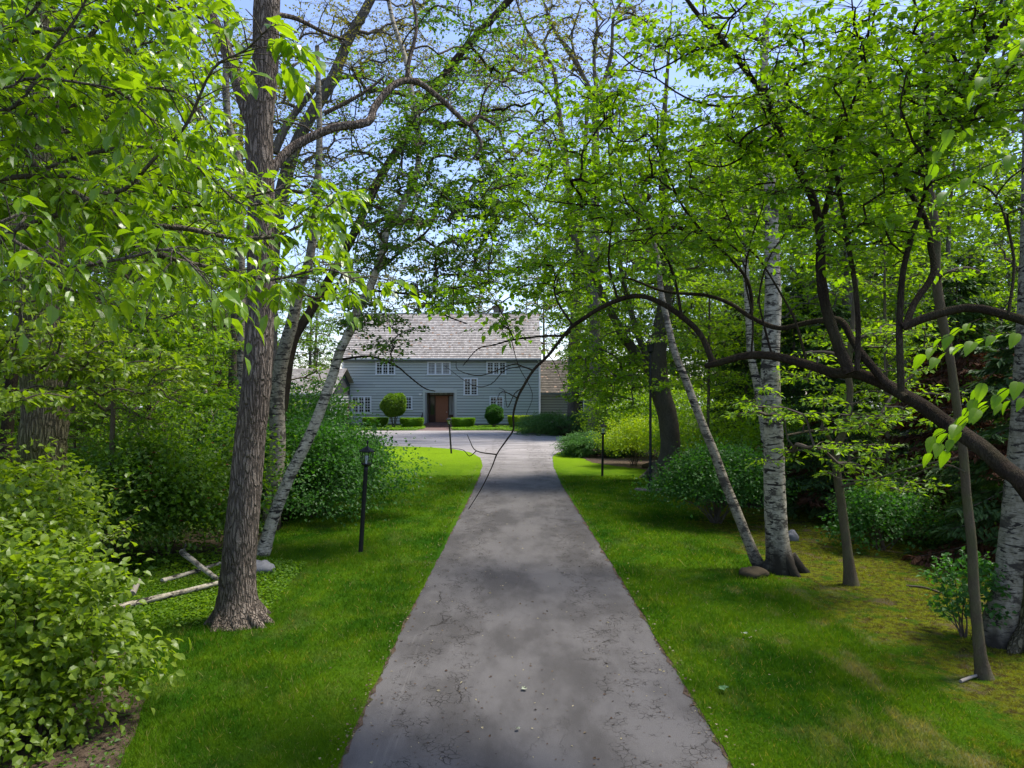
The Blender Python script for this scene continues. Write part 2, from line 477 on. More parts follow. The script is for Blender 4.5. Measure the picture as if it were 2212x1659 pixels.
def flare(P, Rr, amt=1.6, h=0.5):
    "widen a trunk towards its foot"
    z = P[:, 2] - P[0, 2]
    return Rr * (1 + (amt - 1) * np.exp(-z / h * 2.2))

def tree(name, label, trunk, blobs, leafm, barkm, leaf=0.10, nt_=7, nl=9, cr=0.8, aspect=0.36, tip=0.012,
         group=None, limbs=(), fl=1.5, shape='kite', cat='tree', origin=None, twigm=None, droop=0.25, extra=None, flat=0.55, limbm=None, seg=14, crownname='crown', roots=0, twr=0.005):
    """trunk: rows x,y,z,radius. limbs: the same, traced. Empty at the foot, children trunk, limb..., crown"""
    T = smooth_path(np.array(trunk, float), 6)
    o0 = np.array(origin if origin is not None else [T[0, 0], T[0, 1], 0.0])
    e = empty(name, tuple(o0), label, cat, group)
    tb = MB()
    rr = flare(T[:, :3], T[:, 3], fl, 0.5) if fl > 1 else T[:, 3]
    tb.tube(T[:, :3] - o0, rr, seg, wob=0.02)
    for k in range(roots):
        a = k / roots * 2 * math.pi + rng.uniform(-.3, .3); r0 = T[0, 3]
        ln = r0 * rng.uniform(2.0, 3.2); s = np.linspace(0, 1, 6)
        P = np.stack([np.cos(a + s * .4) * (r0 * .5 + ln * s * .75), np.sin(a + s * .4) * (r0 * .5 + ln * s * .75), r0 * 1.5 * (1 - s) ** 2 - 0.03], 1) + T[0, :3] - o0
        tb.tube(P, r0 * .48 * (1 - s * .8), 7, wob=0.08)
    nodes = [p for p in (T[:, :3] - o0)]; nr = list(T[:, 3])
    tp = tb.build('trunk', barkm, e, True)
    for lm in limbs:
        L = smooth_path(np.array(lm, float), 4)
        lb = MB(); lb.tube(L[:, :3] - o0, L[:, 3], 9, wob=0.03)
        lb.build('limb', limbm or barkm, e, True)
        nodes += [p for p in (L[:, :3] - o0)]; nr += list(L[:, 3])
    if blobs:
        tg = pts_in_blobs(blobs) - o0
        bb = MB()
        grow(nodes, nr, tg, bb, tip=tip)
        cb = MB()
        for c in tg:
            spray(cb, bb, c, cr * rng.uniform(0.7, 1.3), nt_, nl, leaf, aspect, shape, None, flat, droop, twr)
        if extra: extra(cb, bb, o0)
        bb.build('branches', twigm or barkm, e, False)
        cb.build(crownname, leafm, e)
    return e

# ---------------------------------------------------------------- ground
def lawn_colour(m):
    co = m.coord('World')
    sx = m.n("SeparateXYZ"); m.l(co, sx.inputs[0])
    X, Y = sx.outputs[0], sx.outputs[1]
    big = m.noise(m.coord('World', (1, .55, 1)), 0.9, 4, 0.6)
    mid = m.noise(m.coord('World', (1, .7, 1)), 2.6, 5, 0.6)
    fine = m.noise(co, 22, 4, 0.6)
    c = m.mix(m.maprange(big, 0.35, 0.65), (0.026, 0.092, 0.005), (0.080, 0.170, 0.007))
    c = m.mix(m.math('MULTIPLY', m.maprange(mid, 0.45, 0.75), 0.55), c, (0.125, 0.21, 0.006))
    # dry straw showing through in patches, more of it near the moss and close to the drive mouth
    near = m.maprange(Y, 7.0, 15.0, 1.0, 0.0)
    right = m.maprange(X, 1.6, 4.4)
    dry = m.math('MULTIPLY', m.maprange(m.noise(m.coord('World', (1, .6, 1)), 1.5, 6, 0.65), 0.50, 0.68), m.math('MULTIPLY_ADD', m.math('MULTIPLY', near, right), 0.8, 0.16))
    c = m.mix(dry, c, (0.22, 0.20, 0.085))
    # moss
    nz = m.math('ADD', m.math('MULTIPLY_ADD', m.noise(co, 0.8, 5, 0.6), 3.0, -1.5), m.math('MULTIPLY_ADD', m.noise(co, 5, 5, 0.7), 2.6, -1.3))
    ms = m.math('MULTIPLY', m.maprange(m.math('ADD', X, nz), 4.2, 4.9), m.maprange(Y, 17, 24, 1, 0))
    mc = m.mix(m.maprange(m.noise(co, 9, 6, 0.7), 0.38, 0.58), (0.075, 0.060, 0.020), (0.16, 0.185, 0.014))
    mc = m.mix(m.maprange(m.noise(co, 2.6, 4, 0.6), 0.50, 0.66), mc, (0.06, 0.125, 0.010))
    mc = m.mix(m.maprange(m.noise(co, 1.9, 4, 0.6), 0.56, 0.68), mc, (0.14, 0.11, 0.06))
    c = m.mix(ms, c, mc)
    c = m.mix(m.math('MULTIPLY', fine, 0.55), c, m.mix(0.5, c, (0.012, 0.03, 0.004)))
    # sunlight on the far lawn by the courtyard put into its colour, brighter and yellower
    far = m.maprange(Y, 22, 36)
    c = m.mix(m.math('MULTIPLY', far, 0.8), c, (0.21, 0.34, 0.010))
    return c, fine, ms
def lawn_mat():
    m = NT("lawn_turf")
    c, fine, ms = lawn_colour(m)
    h = m.math('ADD', fine, m.noise(m.coord('World'), 90, 3, 0.7))
    return m.done(m.pbr(c, 0.95, 0.02, m.bump(h, 1.0, 0.035)))
def blade_mat():
    m = NT("grass_blades")
    c, fine, ms = lawn_colour(m)
    c = m.mix(m.maprange(m.attr(), .94, .97, 0, .8), c, (0.22, 0.20, 0.09))
    c = m.mix(m.math('MULTIPLY', m.attr(), 0.5), c, m.mix(1.0, c, (1.7, 1.45, 1.0), 'MULTIPLY'))
    p = m.pbr(c, 0.8, 0.04)
    t = m.n("BsdfTranslucent"); m.l(m.mix(1.0, c, (2.0, 1.8, 0.6), 'MULTIPLY'), t.inputs[0])
    x = m.n("MixShader"); x.inputs[0].default_value = 0.4
    m.l(p.outputs[0], x.inputs[1]); m.l(t.outputs[0], x.inputs[2])
    return m.done(x)
M['lawn'] = lawn_mat(); M['blade'] = blade_mat()

def floor_mat():
    m = NT("woodland_floor")
    co = m.coord('World')
    a = m.noise(co, 0.7, 5, 0.6); b = m.noise(co, 9, 5, 0.7); c = m.noise(co, 40, 3, 0.7)
    col = m.mix(m.maprange(b, 0.35, 0.65), (0.032, 0.024, 0.015), (0.075, 0.055, 0.034))
    col = m.mix(m.math('MULTIPLY', m.maprange(a, 0.42, 0.60), 0.75), col, (0.045, 0.075, 0.015))
    col = m.mix(m.maprange(c, 0.62, 0.72), col, (0.13, 0.10, 0.065))
    return m.done(m.pbr(col, 0.95, 0.1, m.bump(m.math('ADD', b, c), 0.9, 0.05)))
M['floor'] = floor_mat()
def soil_mat():
    m = NT("bare_soil")
    co = m.coord('World')
    b = m.noise(co, 7, 6, 0.7); c = m.noise(co, 45, 3, 0.7)
    col = m.mix(m.maprange(b, 0.3, 0.7), (0.045, 0.030, 0.020), (0.14, 0.10, 0.070))
    col = m.mix(m.maprange(c, 0.64, 0.72), col, (0.24, 0.19, 0.14))
    col = m.mix(m.math('MULTIPLY', m.maprange(m.noise(co, 3, 4), 0.55, 0.7), 0.6), col, (0.06, 0.10, 0.02))
    return m.done(m.pbr(col, 0.95, 0.1, m.bump(m.math('ADD', b, c), 1.0, 0.04)))
M['soil'] = soil_mat()

def asphalt_mat():
    m = NT("old_asphalt")
    co = m.coord('World')
    sx = m.n("SeparateXYZ"); m.l(co, sx.inputs[0]); X, Y = sx.outputs[0], sx.outputs[1]
    big = m.noise(m.coord('World', (1, 0.45, 1)), 1.1, 5, 0.62)
    grain = m.noise(co, 160, 2, 0.8)
    col = m.mix(m.maprange(big, 0.36, 0.62), (0.072, 0.067, 0.063), (0.134, 0.126, 0.120))  # broad blotches paint soft shadow patches along with real stains
    col = m.mix(m.maprange(Y, 17, 44), col, m.mix(m.maprange(m.noise(m.coord('World', (.35, 1, 1)), 1.0, 5, .6), .35, .65), (0.30, 0.275, 0.26), (0.46, 0.425, 0.405)))  # sunlight and sky sheen on the far courtyard put into the colour
    # wheel-track crazing: fine cracks in two ragged bands
    wob = m.math('MULTIPLY_ADD', m.noise(m.coord('World', (0, 1, 0)), 0.9, 3), 1.0, -0.5)
    def band(cx, hw):
        d = m.math('ABSOLUTE', m.math('SUBTRACT', m.math('ADD', X, m.math('MULTIPLY', wob, 0.5)), cx))
        return m.maprange(d, hw * 0.4, hw, 1.0, 0.0)
    bands = m.math('MAXIMUM', band(-0.78, 0.62), band(1.22, 0.60))
    patch = m.maprange(m.noise(m.coord('World', (1, .6, 1)), 2.3, 5, 0.7), 0.44, 0.56)
    mask = m.math('MULTIPLY', bands, patch)
    dn = m.noise(co, 5, 4, out='Color')
    v = m.n("TexVoronoi"); v.feature = 'DISTANCE_TO_EDGE'; v.inputs['Scale'].default_value = 15.0
    m.l(m.mix(0.16, co, dn, 'ADD'), v.inputs['Vector'])
    crack = m.maprange(v.outputs['Distance'], 0.01, 0.06, 1.0, 0.0)
    crack = m.math('MULTIPLY', crack, m.maprange(m.noise(co, 5, 4), 0.42, 0.55))
    crack = m.math('MULTIPLY', crack, mask)
    v2 = m.n("TexVoronoi"); v2.feature = 'DISTANCE_TO_EDGE'; v2.inputs['Scale'].default_value = 1.1
    m.l(m.mix(0.45, m.coord('World', (1, .45, 1)), m.noise(co, 1.7, 6, 0.65, out='Color'), 'ADD'), v2.inputs['Vector'])
    long_ = m.math('MULTIPLY', m.maprange(v2.outputs['Distance'], 0.003, 0.010, 1.0, 0.0), m.math('MULTIPLY', m.math('MULTIPLY_ADD', bands, .8, .2), m.maprange(m.noise(co, 1.3, 3), 0.50, 0.60)))
    worn = m.math('MULTIPLY', mask, m.maprange(m.noise(co, 24, 4, .7), 0.45, 0.60))
    col = m.mix(m.math('MULTIPLY', worn, 0.35), col, (0.085, 0.074, 0.064))
    col = m.mix(m.math('MULTIPLY', m.maprange(m.noise(co, 60, 3, .8), 0.62, 0.72), 0.4), col, (0.26, 0.245, 0.23))
    cr = m.math('MAXIMUM', crack, long_)
    col = m.mix(m.math('MULTIPLY', cr, 0.85), col, (0.022, 0.018, 0.014))
    # pale scrape lines along the left side
    edge = m.math('MULTIPLY', band(-1.1, 0.10), m.maprange(m.noise(m.coord('World', (14, .4, 1)), 1.5, 3, .7), 0.50, 0.66))
    col = m.mix(m.math('MULTIPLY', edge, m.maprange(Y, 7, 11, .16, 0.0)), col, (0.32, 0.30, 0.27))
    col = m.mix(m.maprange(grain, 0.35, 0.65, 0, .75), col, m.mix(0.6, col, (0.02, 0.018, 0.016)))
    h = m.math('SUBTRACT', m.math('MULTIPLY', grain, 0.4), cr)
    return m.done(m.pbr(col, m.maprange(big, 0.3, 0.7, 0.8, 0.95), 0.12, m.bump(h, 0.7, 0.015)))
M['asphalt'] = asphalt_mat()

def sheet(name, poly, z, mat, label=None, kind='structure', jag=0.0, step=0.25):
    P = np.array([(p[0], p[1]) for p in poly], float)
    if jag:
        Q = []
        for a, b in zip(P, np.roll(P, -1, 0)):
            k = max(1, int(np.linalg.norm(b - a) / step))
            for s in range(k):
                q = a + (b - a) * s / k
                Q.append(q + rng.normal(0, jag, 2))
        P = np.array(Q)
    mb = MB(); mb.add(np.column_stack([P, np.full(len(P), z)]), [list(range(len(P)))])
    return tag(mb.build(name, mat), label, None, None, kind), P

# woodland floor runs to the shore; open water beyond it
mb = MB(); mb.add([(-900, -60, -.05), (900, -60, -.05), (900, 150, -.05), (-900, 150, -.05)], [[0, 1, 2, 3]])
tag(mb.build('ground', M['floor']), kind='structure')
mw = NT("lake_water"); nz = mw.noise(mw.coord('World'), 0.8, 3)
M['water'] = mw.done(mw.pbr((0.03, 0.06, 0.09), 0.12, 0.5, mw.bump(nz, 0.3, 0.05)))
mb = MB(); mb.add([(-2500, 150, -.3), (2500, 150, -.3), (2500, 2600, -.3), (-2500, 2600, -.3)], [[0, 1, 2, 3]])
tag(mb.build('water', M['water']), kind='structure')

DL, DR = -1.42, 1.79
# driveway and courtyard in one asphalt sheet
drive = [(DL, -2), (DR, -2), (DR, 9), (1.76, 14), (1.70, 19), (1.66, 24), (1.72, 29), (1.95, 34), (2.35, 36.5), (3.3, 38.5), (5.2, 43.5), (7.0, 46), (6.6, 48.5),
         (5.0, 50), (3.0, 52.5), (0.8, 57), (-1.0, 59.3), (-8, 59.3), (-13.5, 59), (-15.3, 58.2), (-22, 58), (-24, 52), (-22, 44), (-15, 42), (-9.5, 41.4), (-6.5, 41.0), (-4.6, 40.2), (-3.3, 39.0), (-2.2, 36.8), (-1.5, 33.5),
         (-1.25, 30), (-1.2, 26), (-1.25, 20), (-1.36, 12)]
drive = [(x + (-.07 if x < 0.3 or y < 0 and x < 0 else .07) * (1 if y < 40 else 0), y) for x, y in drive]
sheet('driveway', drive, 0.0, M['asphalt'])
lawnL = [(DL, 2), (DL, 9), (-1.36, 12), (-1.25, 20), (-1.2, 26), (-1.25, 30), (-1.5, 33.5), (-2.2, 36.8), (-3.3, 39.0), (-4.6, 40.2), (-6.5, 41.0), (-9.5, 41.4), (-15, 42),
         (-13, 36), (-9, 30), (-6.8, 24), (-5.6, 19.5), (-5.2, 16), (-4.9, 13.5), (-5.2, 12), (-6.6, 11), (-6.2, 9.8), (-4.8, 9), (-4.5, 8.3), (-4.2, 7.4), (-3.6, 6.9), (-3.3, 6.2), (-3.1, 5.4), (-2.7, 4.4), (-2.6, 2)]
lawnR = [(DR, 2), (11, 2), (11.5, 9), (11.2, 14), (9.5, 16.5), (7.6, 18.5), (6.0, 18.6), (5.2, 20), (6.2, 24), (6.0, 27), (4.6, 29.4), (3.6, 31.5), (3.2, 34), (3.6, 37), (3.3, 38.5), (2.35, 36.5), (1.95, 34), (1.72, 29),
         (1.66, 24), (1.70, 19), (1.76, 14), (DR, 9)]
sheet('soil', [(DL - .09, 3), (DL + .035, 3), (DL + .03, 8), (DL + .04, 12), (-1.22, 20), (-1.17, 27), (-1.3, 27), (-1.35, 20), (DL - .09, 12)], .005, M['soil'], jag=.026, step=.12)
sheet('soil', [(DR + .09, 3), (DR - .035, 3), (DR - .03, 9), (1.73, 14), (1.67, 19), (1.63, 24), (1.74, 24), (1.78, 19), (1.85, 14)], .005, M['soil'], jag=.026, step=.12)
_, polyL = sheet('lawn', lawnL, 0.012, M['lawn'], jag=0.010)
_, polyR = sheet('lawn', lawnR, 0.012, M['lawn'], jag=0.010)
sheet('soil', [(-2.3, 2), (-2.5, 4.6), (-2.95, 5.6), (-3.2, 6.3), (-3.5, 7.0), (-4.5, 7.9), (-6, 8.2), (-9, 8), (-9, 2)], 0.004, M['soil'], jag=0.05)
sheet('soil', [(3.5, 31), (4.6, 29.2), (6.0, 27.2), (7.5, 28), (9, 33), (8, 40), (5.6, 43), (3.6, 38), (3.3, 34)], 0.018, M['soil'], jag=0.05)

def inside(P, poly):
    x, y = P[:, 0], P[:, 1]; r = np.zeros(len(P), bool)
    for (x0, y0), (x1, y1) in zip(poly, np.roll(poly, -1, 0)):
        c = ((y0 > y) != (y1 > y)) & (x < (x1 - x0) * (y - y0) / (y1 - y0 + 1e-12) + x0)
        r ^= c
    return r
def grass(poly, n, xlim, label):
    Y = 5.2 * (26 / 5.2) ** rng.uniform(0, 1, n)          # thinner with distance
    half = 0.76 * Y
    X = rng.uniform(-1, 1, n) * half
    P = np.stack([X, Y], 1)
    # in the picture's field and on this lawn, blades may lean over the edge
    P = P[inside(P + rng.normal(0, 0.035, P.shape), poly)]
    P = P[(P[:, 0] > xlim[0]) & (P[:, 0] < xlim[1])]
    # tufts
    k = len(P)
    h = rng.uniform(0.02, 0.065, k) * np.where(rng.uniform(0, 1, k) < .03, 1.6, 1) * (1 + 0.35 * np.sin(P[:, 0] * 3.1 + np.sin(P[:, 1] * 1.7) * 2) * np.sin(P[:, 1] * 2.3))
    moss = (P[:, 0] > 4.3) & (P[:, 1] < 18); h[moss] *= 0.42
    D = rng.normal(0, 0.42, (k, 3)); D[:, 2] = 1
    wdt = 0.0034 * (P[:, 1] / 6)
    mb = MB()
    base = np.column_stack([P, np.full(k, 0.010)])
    S = unit(np.cross(D, rnd_dirs(k, -.1, .1))) * wdt[:, None]
    tip = base + D * h[:, None]; tip[:, :2] += rng.normal(0, .012, (k, 2))
    V = np.stack([base - S, base + S, tip], 1).reshape(-1, 3)
    mb.add(V, np.arange(k * 3).reshape(-1, 3), rng.uniform(0, 1, k))
    return tag(mb.build('grass', M['blade']), label, None, None, 'stuff')
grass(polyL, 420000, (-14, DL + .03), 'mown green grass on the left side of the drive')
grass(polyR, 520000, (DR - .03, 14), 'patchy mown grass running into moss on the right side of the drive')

# ---------------------------------------------------------------- house
def siding_mat(name, c):
    m = NT(name)
    n = m.noise(m.coord('Object', (1, 1, 8)), 1.3, 4); f = m.noise(m.coord('Object', (3, 3, 60)), 2, 3)
    col = m.mix(m.math('MULTIPLY', n, 0.7), c, tuple(x * 0.72 for x in c))
    col = m.mix(m.math('MULTIPLY', m.attr(), 0.35), col, tuple(min(1, x * 1.28) for x in c))
    col = m.mix(m.maprange(f, 0.6, 0.75, 0, 0.3), col, tuple(x * 0.8 for x in c))
    return m.done(m.pbr(col, 0.75, 0.25))
M['siding'] = siding_mat("blue_grey_stain_siding", (0.45, 0.485, 0.455))
M['siding_shaded'] = siding_mat("shaded_stain_siding", (0.24, 0.26, 0.24))  # wing copy of the siding, tree shade put into its colour
M['siding_pale'] = siding_mat("pale_grey_stain_siding", (0.27, 0.285, 0.28))
M['shadow_core'] = plain('shadow_gap_core', (0.05, 0.055, 0.055), 0.9, 0.1, 0.1, 3, 0)  # near-black core paints the shadow line in each clapboard gap
M['trim'] = plain("grey_trim_paint", (0.27, 0.31, 0.34), 0.6, 0.3, 0.15, 3, 0)
M['frame'] = plain("window_frame_paint", (0.66, 0.69, 0.74), 0.55, 0.35, 0.1, 3, 0)
M['fascia'] = plain("fascia_stain", (0.115, 0.145, 0.155), 0.6, 0.3, 0.2, 3, 0)
def shingle_mat(name, a, b):
    m = NT(name)
    c = m.mix(m.attr(), a, b)
    n = m.noise(m.coord('Object', (9, 3, 3)), 2, 4, .7)
    c = m.mix(m.maprange(n, 0.5, 0.72, 0, 0.55), c, tuple(x * 0.55 for x in a))
    c = m.mix(m.maprange(m.attr(), 0.95, 0.98), c, (0.28, 0.20, 0.15))
    return m.done(m.pbr(c, 0.85, 0.2))
M['shingle'] = shingle_mat("weathered_cedar_shingles", (0.26, 0.235, 0.215), (0.44, 0.41, 0.38))
M['shingle_shaded'] = shingle_mat("shaded_cedar_shingles", (0.085, 0.075, 0.06), (0.16, 0.14, 0.115))  # wing copy of the shingles, darkened to paint in the tree's shade
mg = NT("dark_window_glass"); M['glass'] = mg.done(mg.pbr((0.02, 0.023, 0.026), 0.06, 0.6))
mg = NT("curtain_sky_glass"); _n = mg.noise(mg.coord('Object', (7, 1, .4)), 2, 3)
M['glass_curtain_sky'] = mg.done(mg.pbr(mg.mix(mg.maprange(_n, .35, .65), (0.16, 0.165, 0.19), (0.34, 0.35, 0.38)), 0.12, 0.6))
mg = NT("door_wood"); _n = mg.noise(mg.coord('Object', (14, 14, 1.0)), 2, 5, .6, 1.0)
M['door'] = mg.done(mg.pbr(mg.mix(_n, (0.22, 0.070, 0.030), (0.40, 0.150, 0.065)), 0.45, 0.4))
M['door_dark'] = plain("dark_door_wood", (0.075, 0.030, 0.018), 0.5, 0.3, 0.3, 6, 0)
M['brick'] = None
mg = NT("entry_brick")
bt = mg.n("TexBrick"); bt.inputs['Scale'].default_value = 1.0; bt.inputs['Brick Width'].default_value = 0.2; bt.inputs['Row Height'].default_value = 0.065; bt.inputs['Mortar Size'].default_value = 0.008
bt.inputs['Color1'].default_value = (0.16, 0.085, 0.075, 1); bt.inputs['Color2'].default_value = (0.11, 0.065, 0.06, 1); bt.inputs['Mortar'].default_value = (0.17, 0.15, 0.14, 1)
mg.l(mg.coord('World'), bt.inputs['Vector'])
M['brick'] = mg.done(mg.pbr(bt.outputs[0], 0.85, 0.2))
M['metal_black'] = plain("black_painted_metal", (0.008, 0.008, 0.009), 0.5, 0.35, 0.3, 30, 0.1)
M['white'] = plain("white_paint", (0.72, 0.72, 0.70), 0.5, 0.4, 0.1, 5, 0)
M['brass'] = plain("worn_brass", (0.75, 0.70, 0.6), 0.3, 0.5, 0.1, 5, 0, metal=0.8)
M['stone'] = plain("grey_granite", (0.24, 0.235, 0.23), 0.85, 0.25, 0.5, 18, 0.8)
M['stone_brown'] = plain("brown_mossy_stone", (0.085, 0.065, 0.038), 0.95, 0.15, 0.6, 12, 0.9)
M['slab'] = plain("grey_paving_slab", (0.19, 0.165, 0.14), 0.9, 0.2, 0.5, 10, 0.5)

FY = 66.0                                 # the front wall
def hx(u, Y=FY): return (u - CX) / F * Y
def hz(v, Y=FY): return 3 + (HY - v) / F * Y
house = empty('house', (hx(953), FY, 0), 'two storey blue grey clapboard house with weathered shingle roof and brown front door', 'house')
HO = np.array([hx(953), FY, 0.0])
class HMB(MB):
    def build(s, name, mat, parent=house, smooth=False):
        s.v = [v - HO for v in s.v]
        return MB.build(s, name, mat, parent, smooth)

def clap(mb, p0, p1, z0, z1, nrm, holes=(), pitch=0.262, lap=0.065):
    """clapboards from p0 to p1 (xy), holes = (s0,s1,za,zb) along the wall"""
    p0 = np.array(p0, float); p1 = np.array(p1, float); Ln = np.linalg.norm(p1 - p0); d = (p1 - p0) / Ln
    nrm = np.array(nrm, float)
    z = z0
    while z < z1 - 0.01:
        zt = min(z + pitch, z1)
        spans = [(0, Ln)]
        for (a, b, za, zb) in holes:
            if za < (z + zt) / 2 < zb:
                spans = [q for s in spans for q in ((s[0], min(s[1], a)), (max(s[0], b), s[1])) if q[1] - q[0] > 0.01]
        for (a, b) in spans:
            x = a
            while x < b - 0.01:
                xe = min(b, x + rng.uniform(2.4, 4.8))
                A = p0 + d * x; B = p0 + d * (xe - 0.004)
                o1 = nrm * lap; o0 = nrm * 0.004
                zg = zt - .038
                V = [(*(A + o1), z), (*(B + o1), z), (*(B + o0), zg), (*(A + o0), zg), (*A, z), (*B, z)]
                mb.add(V, [[0, 1, 2, 3], [4, 5, 1, 0]], rng.uniform(0, 1))
                x = xe
        z += pitch

XL, XR = -15.85, hx(1166.5)
EZ = hz(777)                              # eave height
# doorway recess
DX0, DX1, DZ1 = hx(919), hx(982), hz(846.5)
DZ0 = 0.34
mb = HMB()
clap(mb, (XL, FY), (XR, FY), 0.32, EZ, (0, -1), [(DX0 - XL, DX1 - XL, -1, DZ1)])
mb.build('wall', M['siding'])
mb = HMB()
mb.bx(XL, DX0, FY + 0.01, FY + 10.9, 0.3, EZ - .05, 0.5); mb.bx(DX1, XR, FY + 0.01, FY + 10.9, 0.3, EZ - .05, .5)
mb.bx(DX0, DX1, FY + 0.01, FY + 10.9, DZ1, EZ - .06, .5); mb.bx(DX0, DX1, FY + 1.75, FY + 10.8, 0.3, DZ1, .5)
for x in (XL + 0.15, XR - 0.15):          # gable ends
    mb.add([(x, FY + .1, EZ - .05), (x, FY + 10.8, EZ - .05), (x, FY + 5.5, 11.0)], [[0, 1, 2]])
mb.build('wall_core', M['shadow_core'])
mb = HMB(); mb.bx(XL, DX0 - .01, FY - 0.012, FY + 0.05, -.05, 0.32); mb.bx(DX1 + .01, XR, FY - 0.012, FY + 0.05, -.05, 0.32)
mb.build('foundation', M['stone'])
# gable walls (seen from the side)
mb = HMB(); clap(mb, (XR, FY), (XR, FY + 10.9), 0.32, EZ, (1, 0)); mb.build('wall', M['siding']); mb = HMB(); clap(mb, (XL, FY + 10.9), (XL, FY), 0.32, EZ, (-1, 0)); mb.build('wall', M['siding'])

def roof(mat, x0, x1, y0, z0, y1, z1, w=0.19, crs=0.285, name='roof'):
    "shingle courses as overlapping tilted boards, each shingle its own shade"
    mb = HMB(); L = math.hypot(y1 - y0, z1 - z0); ty, tz = (y1 - y0) / L, (z1 - z0) / L
    ny, nz = (-tz, ty) if ty > 0 else (tz, -ty)
    n = int(math.ceil(L / crs))
    for k in range(n):
        a = k * crs; b = min(a + crs + 0.03, L)
        x = x0 - rng.uniform(0, w)
        xs = [x]
        while xs[-1] < x1: xs.append(xs[-1] + w * rng.uniform(0.55, 1.45))
        xs = np.clip(np.array(xs), x0, x1)
        jit = rng.uniform(-0.02, 0.012, len(xs) - 1)
        A = np.maximum(a + jit, -0.02)
        q0, q1 = xs[:-1], xs[1:] - 0.006
        def pt(xx, s, off): return np.stack([xx, y0 + ty * s + ny * off, z0 + tz * s + nz * off], 1)
        o = np.ones(len(q0))
        V = np.stack([pt(q0, A, .062), pt(q1, A, .062), pt(q1, b * o, .006), pt(q0, b * o, .006), pt(q0, A, .0), pt(q1, A, .0)], 1).reshape(-1, 3)
        f = np.array([[0, 1, 2, 3], [4, 5, 1, 0]])
        mb.add(V, ((np.arange(len(q0)) * 6)[:, None, None] + f[None]).reshape(-1, 4), np.repeat(rng.uniform(0, 1, len(q0)), 2))
    mb.add([(x0, y0, z0 - .03), (x1, y0, z0 - .03), (x1, y1, z1 - .03), (x0, y1, z1 - .03)], [[0, 1, 2, 3]], 0.3)
    return mb.build(name, mat)
RY, RZ = FY + 5.45, hz(678, FY + 5.45)
roof(M['shingle'], XL - 0.25, XR + 0.12, FY - 0.35, EZ + 0.10, RY, RZ)
roof(M['shingle'], XL - 0.25, XR + 0.12, FY + 11.25, EZ + 0.10, RY, RZ, crs=0.6, w=.6)
mb = HMB(); mb.tube([(XL - .28, RY, RZ + .03), (XR + .15, RY, RZ + .03)], 0.09, 6, 0.3); mb.build('roof_ridge', M['trim'])
mb = HMB()
mb.bx(XL - .2, XR + .1, FY - .36, FY - .32, EZ - .17, EZ + .06); mb.bx(XL - .2, XR + .1, FY - .32, FY - .04, EZ - .16, EZ - .13)
mb.build('fascia', M['fascia'])
mb = HMB(); mb.tube([(XL - .25, FY - .44, EZ + .02), (XR + .12, FY - .44, EZ + .02)], 0.075, 8); mb.build('gutter', M['trim'])
mb = HMB(); mb.bx(XR - .14, XR + .045, FY - .05, FY + .12, 0.3, EZ - .17); mb.build('corner_board', M['frame'])
mb = HMB(); mb.bx(XL - .045, XL + .14, FY - .05, FY + .12, 0.3, EZ - .17); mb.build('corner_board', M['frame'])
mb = HMB(); mb.tube([(XR - .25, FY - .44, EZ), (XR - .05, FY - .12, EZ - .35), (XR - .05, FY - .12, .4)], 0.045, 6); mb.build('downspout', M['frame'])
mb = HMB(); mb.bx(hx(1417, 71), hx(1440, 71), 71, 71.9, 8, RZ + 0.2) if False else mb.bx(-1.9, -0.9, RY + .5, RY + 1.3, RZ - 2, RZ + .75); mb.bx(-2.0, -0.8, RY + .4, RY + 1.4, RZ + .75, RZ + .85); mb.build('chimney', M['brick'])
mb = HMB(); mb.box((hx(960), FY + .35, EZ + .72), (2.2, .02, .03)); mb.build('snow_guard', M['metal_black'])

def window(u0, u1, v0, v1, sashes, rows, cols, glass='glass', Y=FY, muntin=True):
    x0, x1, z0, z1 = hx(u0, Y), hx(u1, Y), hz(v1, Y), hz(v0, Y)
    fr = HMB(); t = 0.13; ya, yb = Y - .085, Y - .03
    fr.bx(x0, x1, ya, yb, z1 - t, z1); fr.bx(x0 - .04, x1 + .04, ya - .03, yb, z0 - .02, z0 + t * .8)
    fr.bx(x0, x0 + t, ya, yb, z0 + t * .8, z1 - t); fr.bx(x1 - t, x1, ya, yb, z0 + t * .8, z1 - t)
    sw = (x1 - x0 - 2 * t) / sashes
    for k in range(1, sashes):
        xm = x0 + t + sw * k; fr.bx(xm - .08, xm + .08, ya + .008, yb, z0 + t * .8, z1 - t)
    fo = fr.build('window', M['frame'])
    for k in range(sashes):
        a = x0 + t + sw * k + (.065 if k else 0); b = x0 + t + sw * (k + 1) - (.065 if k < sashes - 1 else 0); za, zb = z0 + t * .8, z1 - t
        g = MB(); g.bx(a, b, Y - .052, Y - .042, za, zb); g.v = [v - HO for v in g.v]; g.build('pane', M[glass], fo)
        if muntin:
            q = MB(); mwd = .014
            for i in range(1, cols): xx = a + (b - a) * i / cols; q.bx(xx - mwd, xx + mwd, Y - .068, Y - .053, za, zb)
            for i in range(1, rows): zz = za + (zb - za) * i / rows; q.bx(a, b, Y - .066, Y - .054, zz - mwd, zz + mwd)
            q.v = [v - HO for v in q.v]; q.build('muntins', M['frame'], fo)
    return fo
window(811.5, 854, 781, 810, 3, 3, 2)
window(923, 973.7, 781, 810, 3, 1, 1, 'glass_curtain_sky', muntin=False)
window(1050.8, 1093.7, 781, 810, 3, 3, 2)
window(1001.5, 1032.5, 816, 854, 2, 4, 2)
window(759.4, 802.5, 855.3, 893.5, 3, 4, 2)
window(860, 891, 855.3, 885, 2, 4, 2)
window(1057.5, 1088, 855.3, 886, 2, 3, 2)
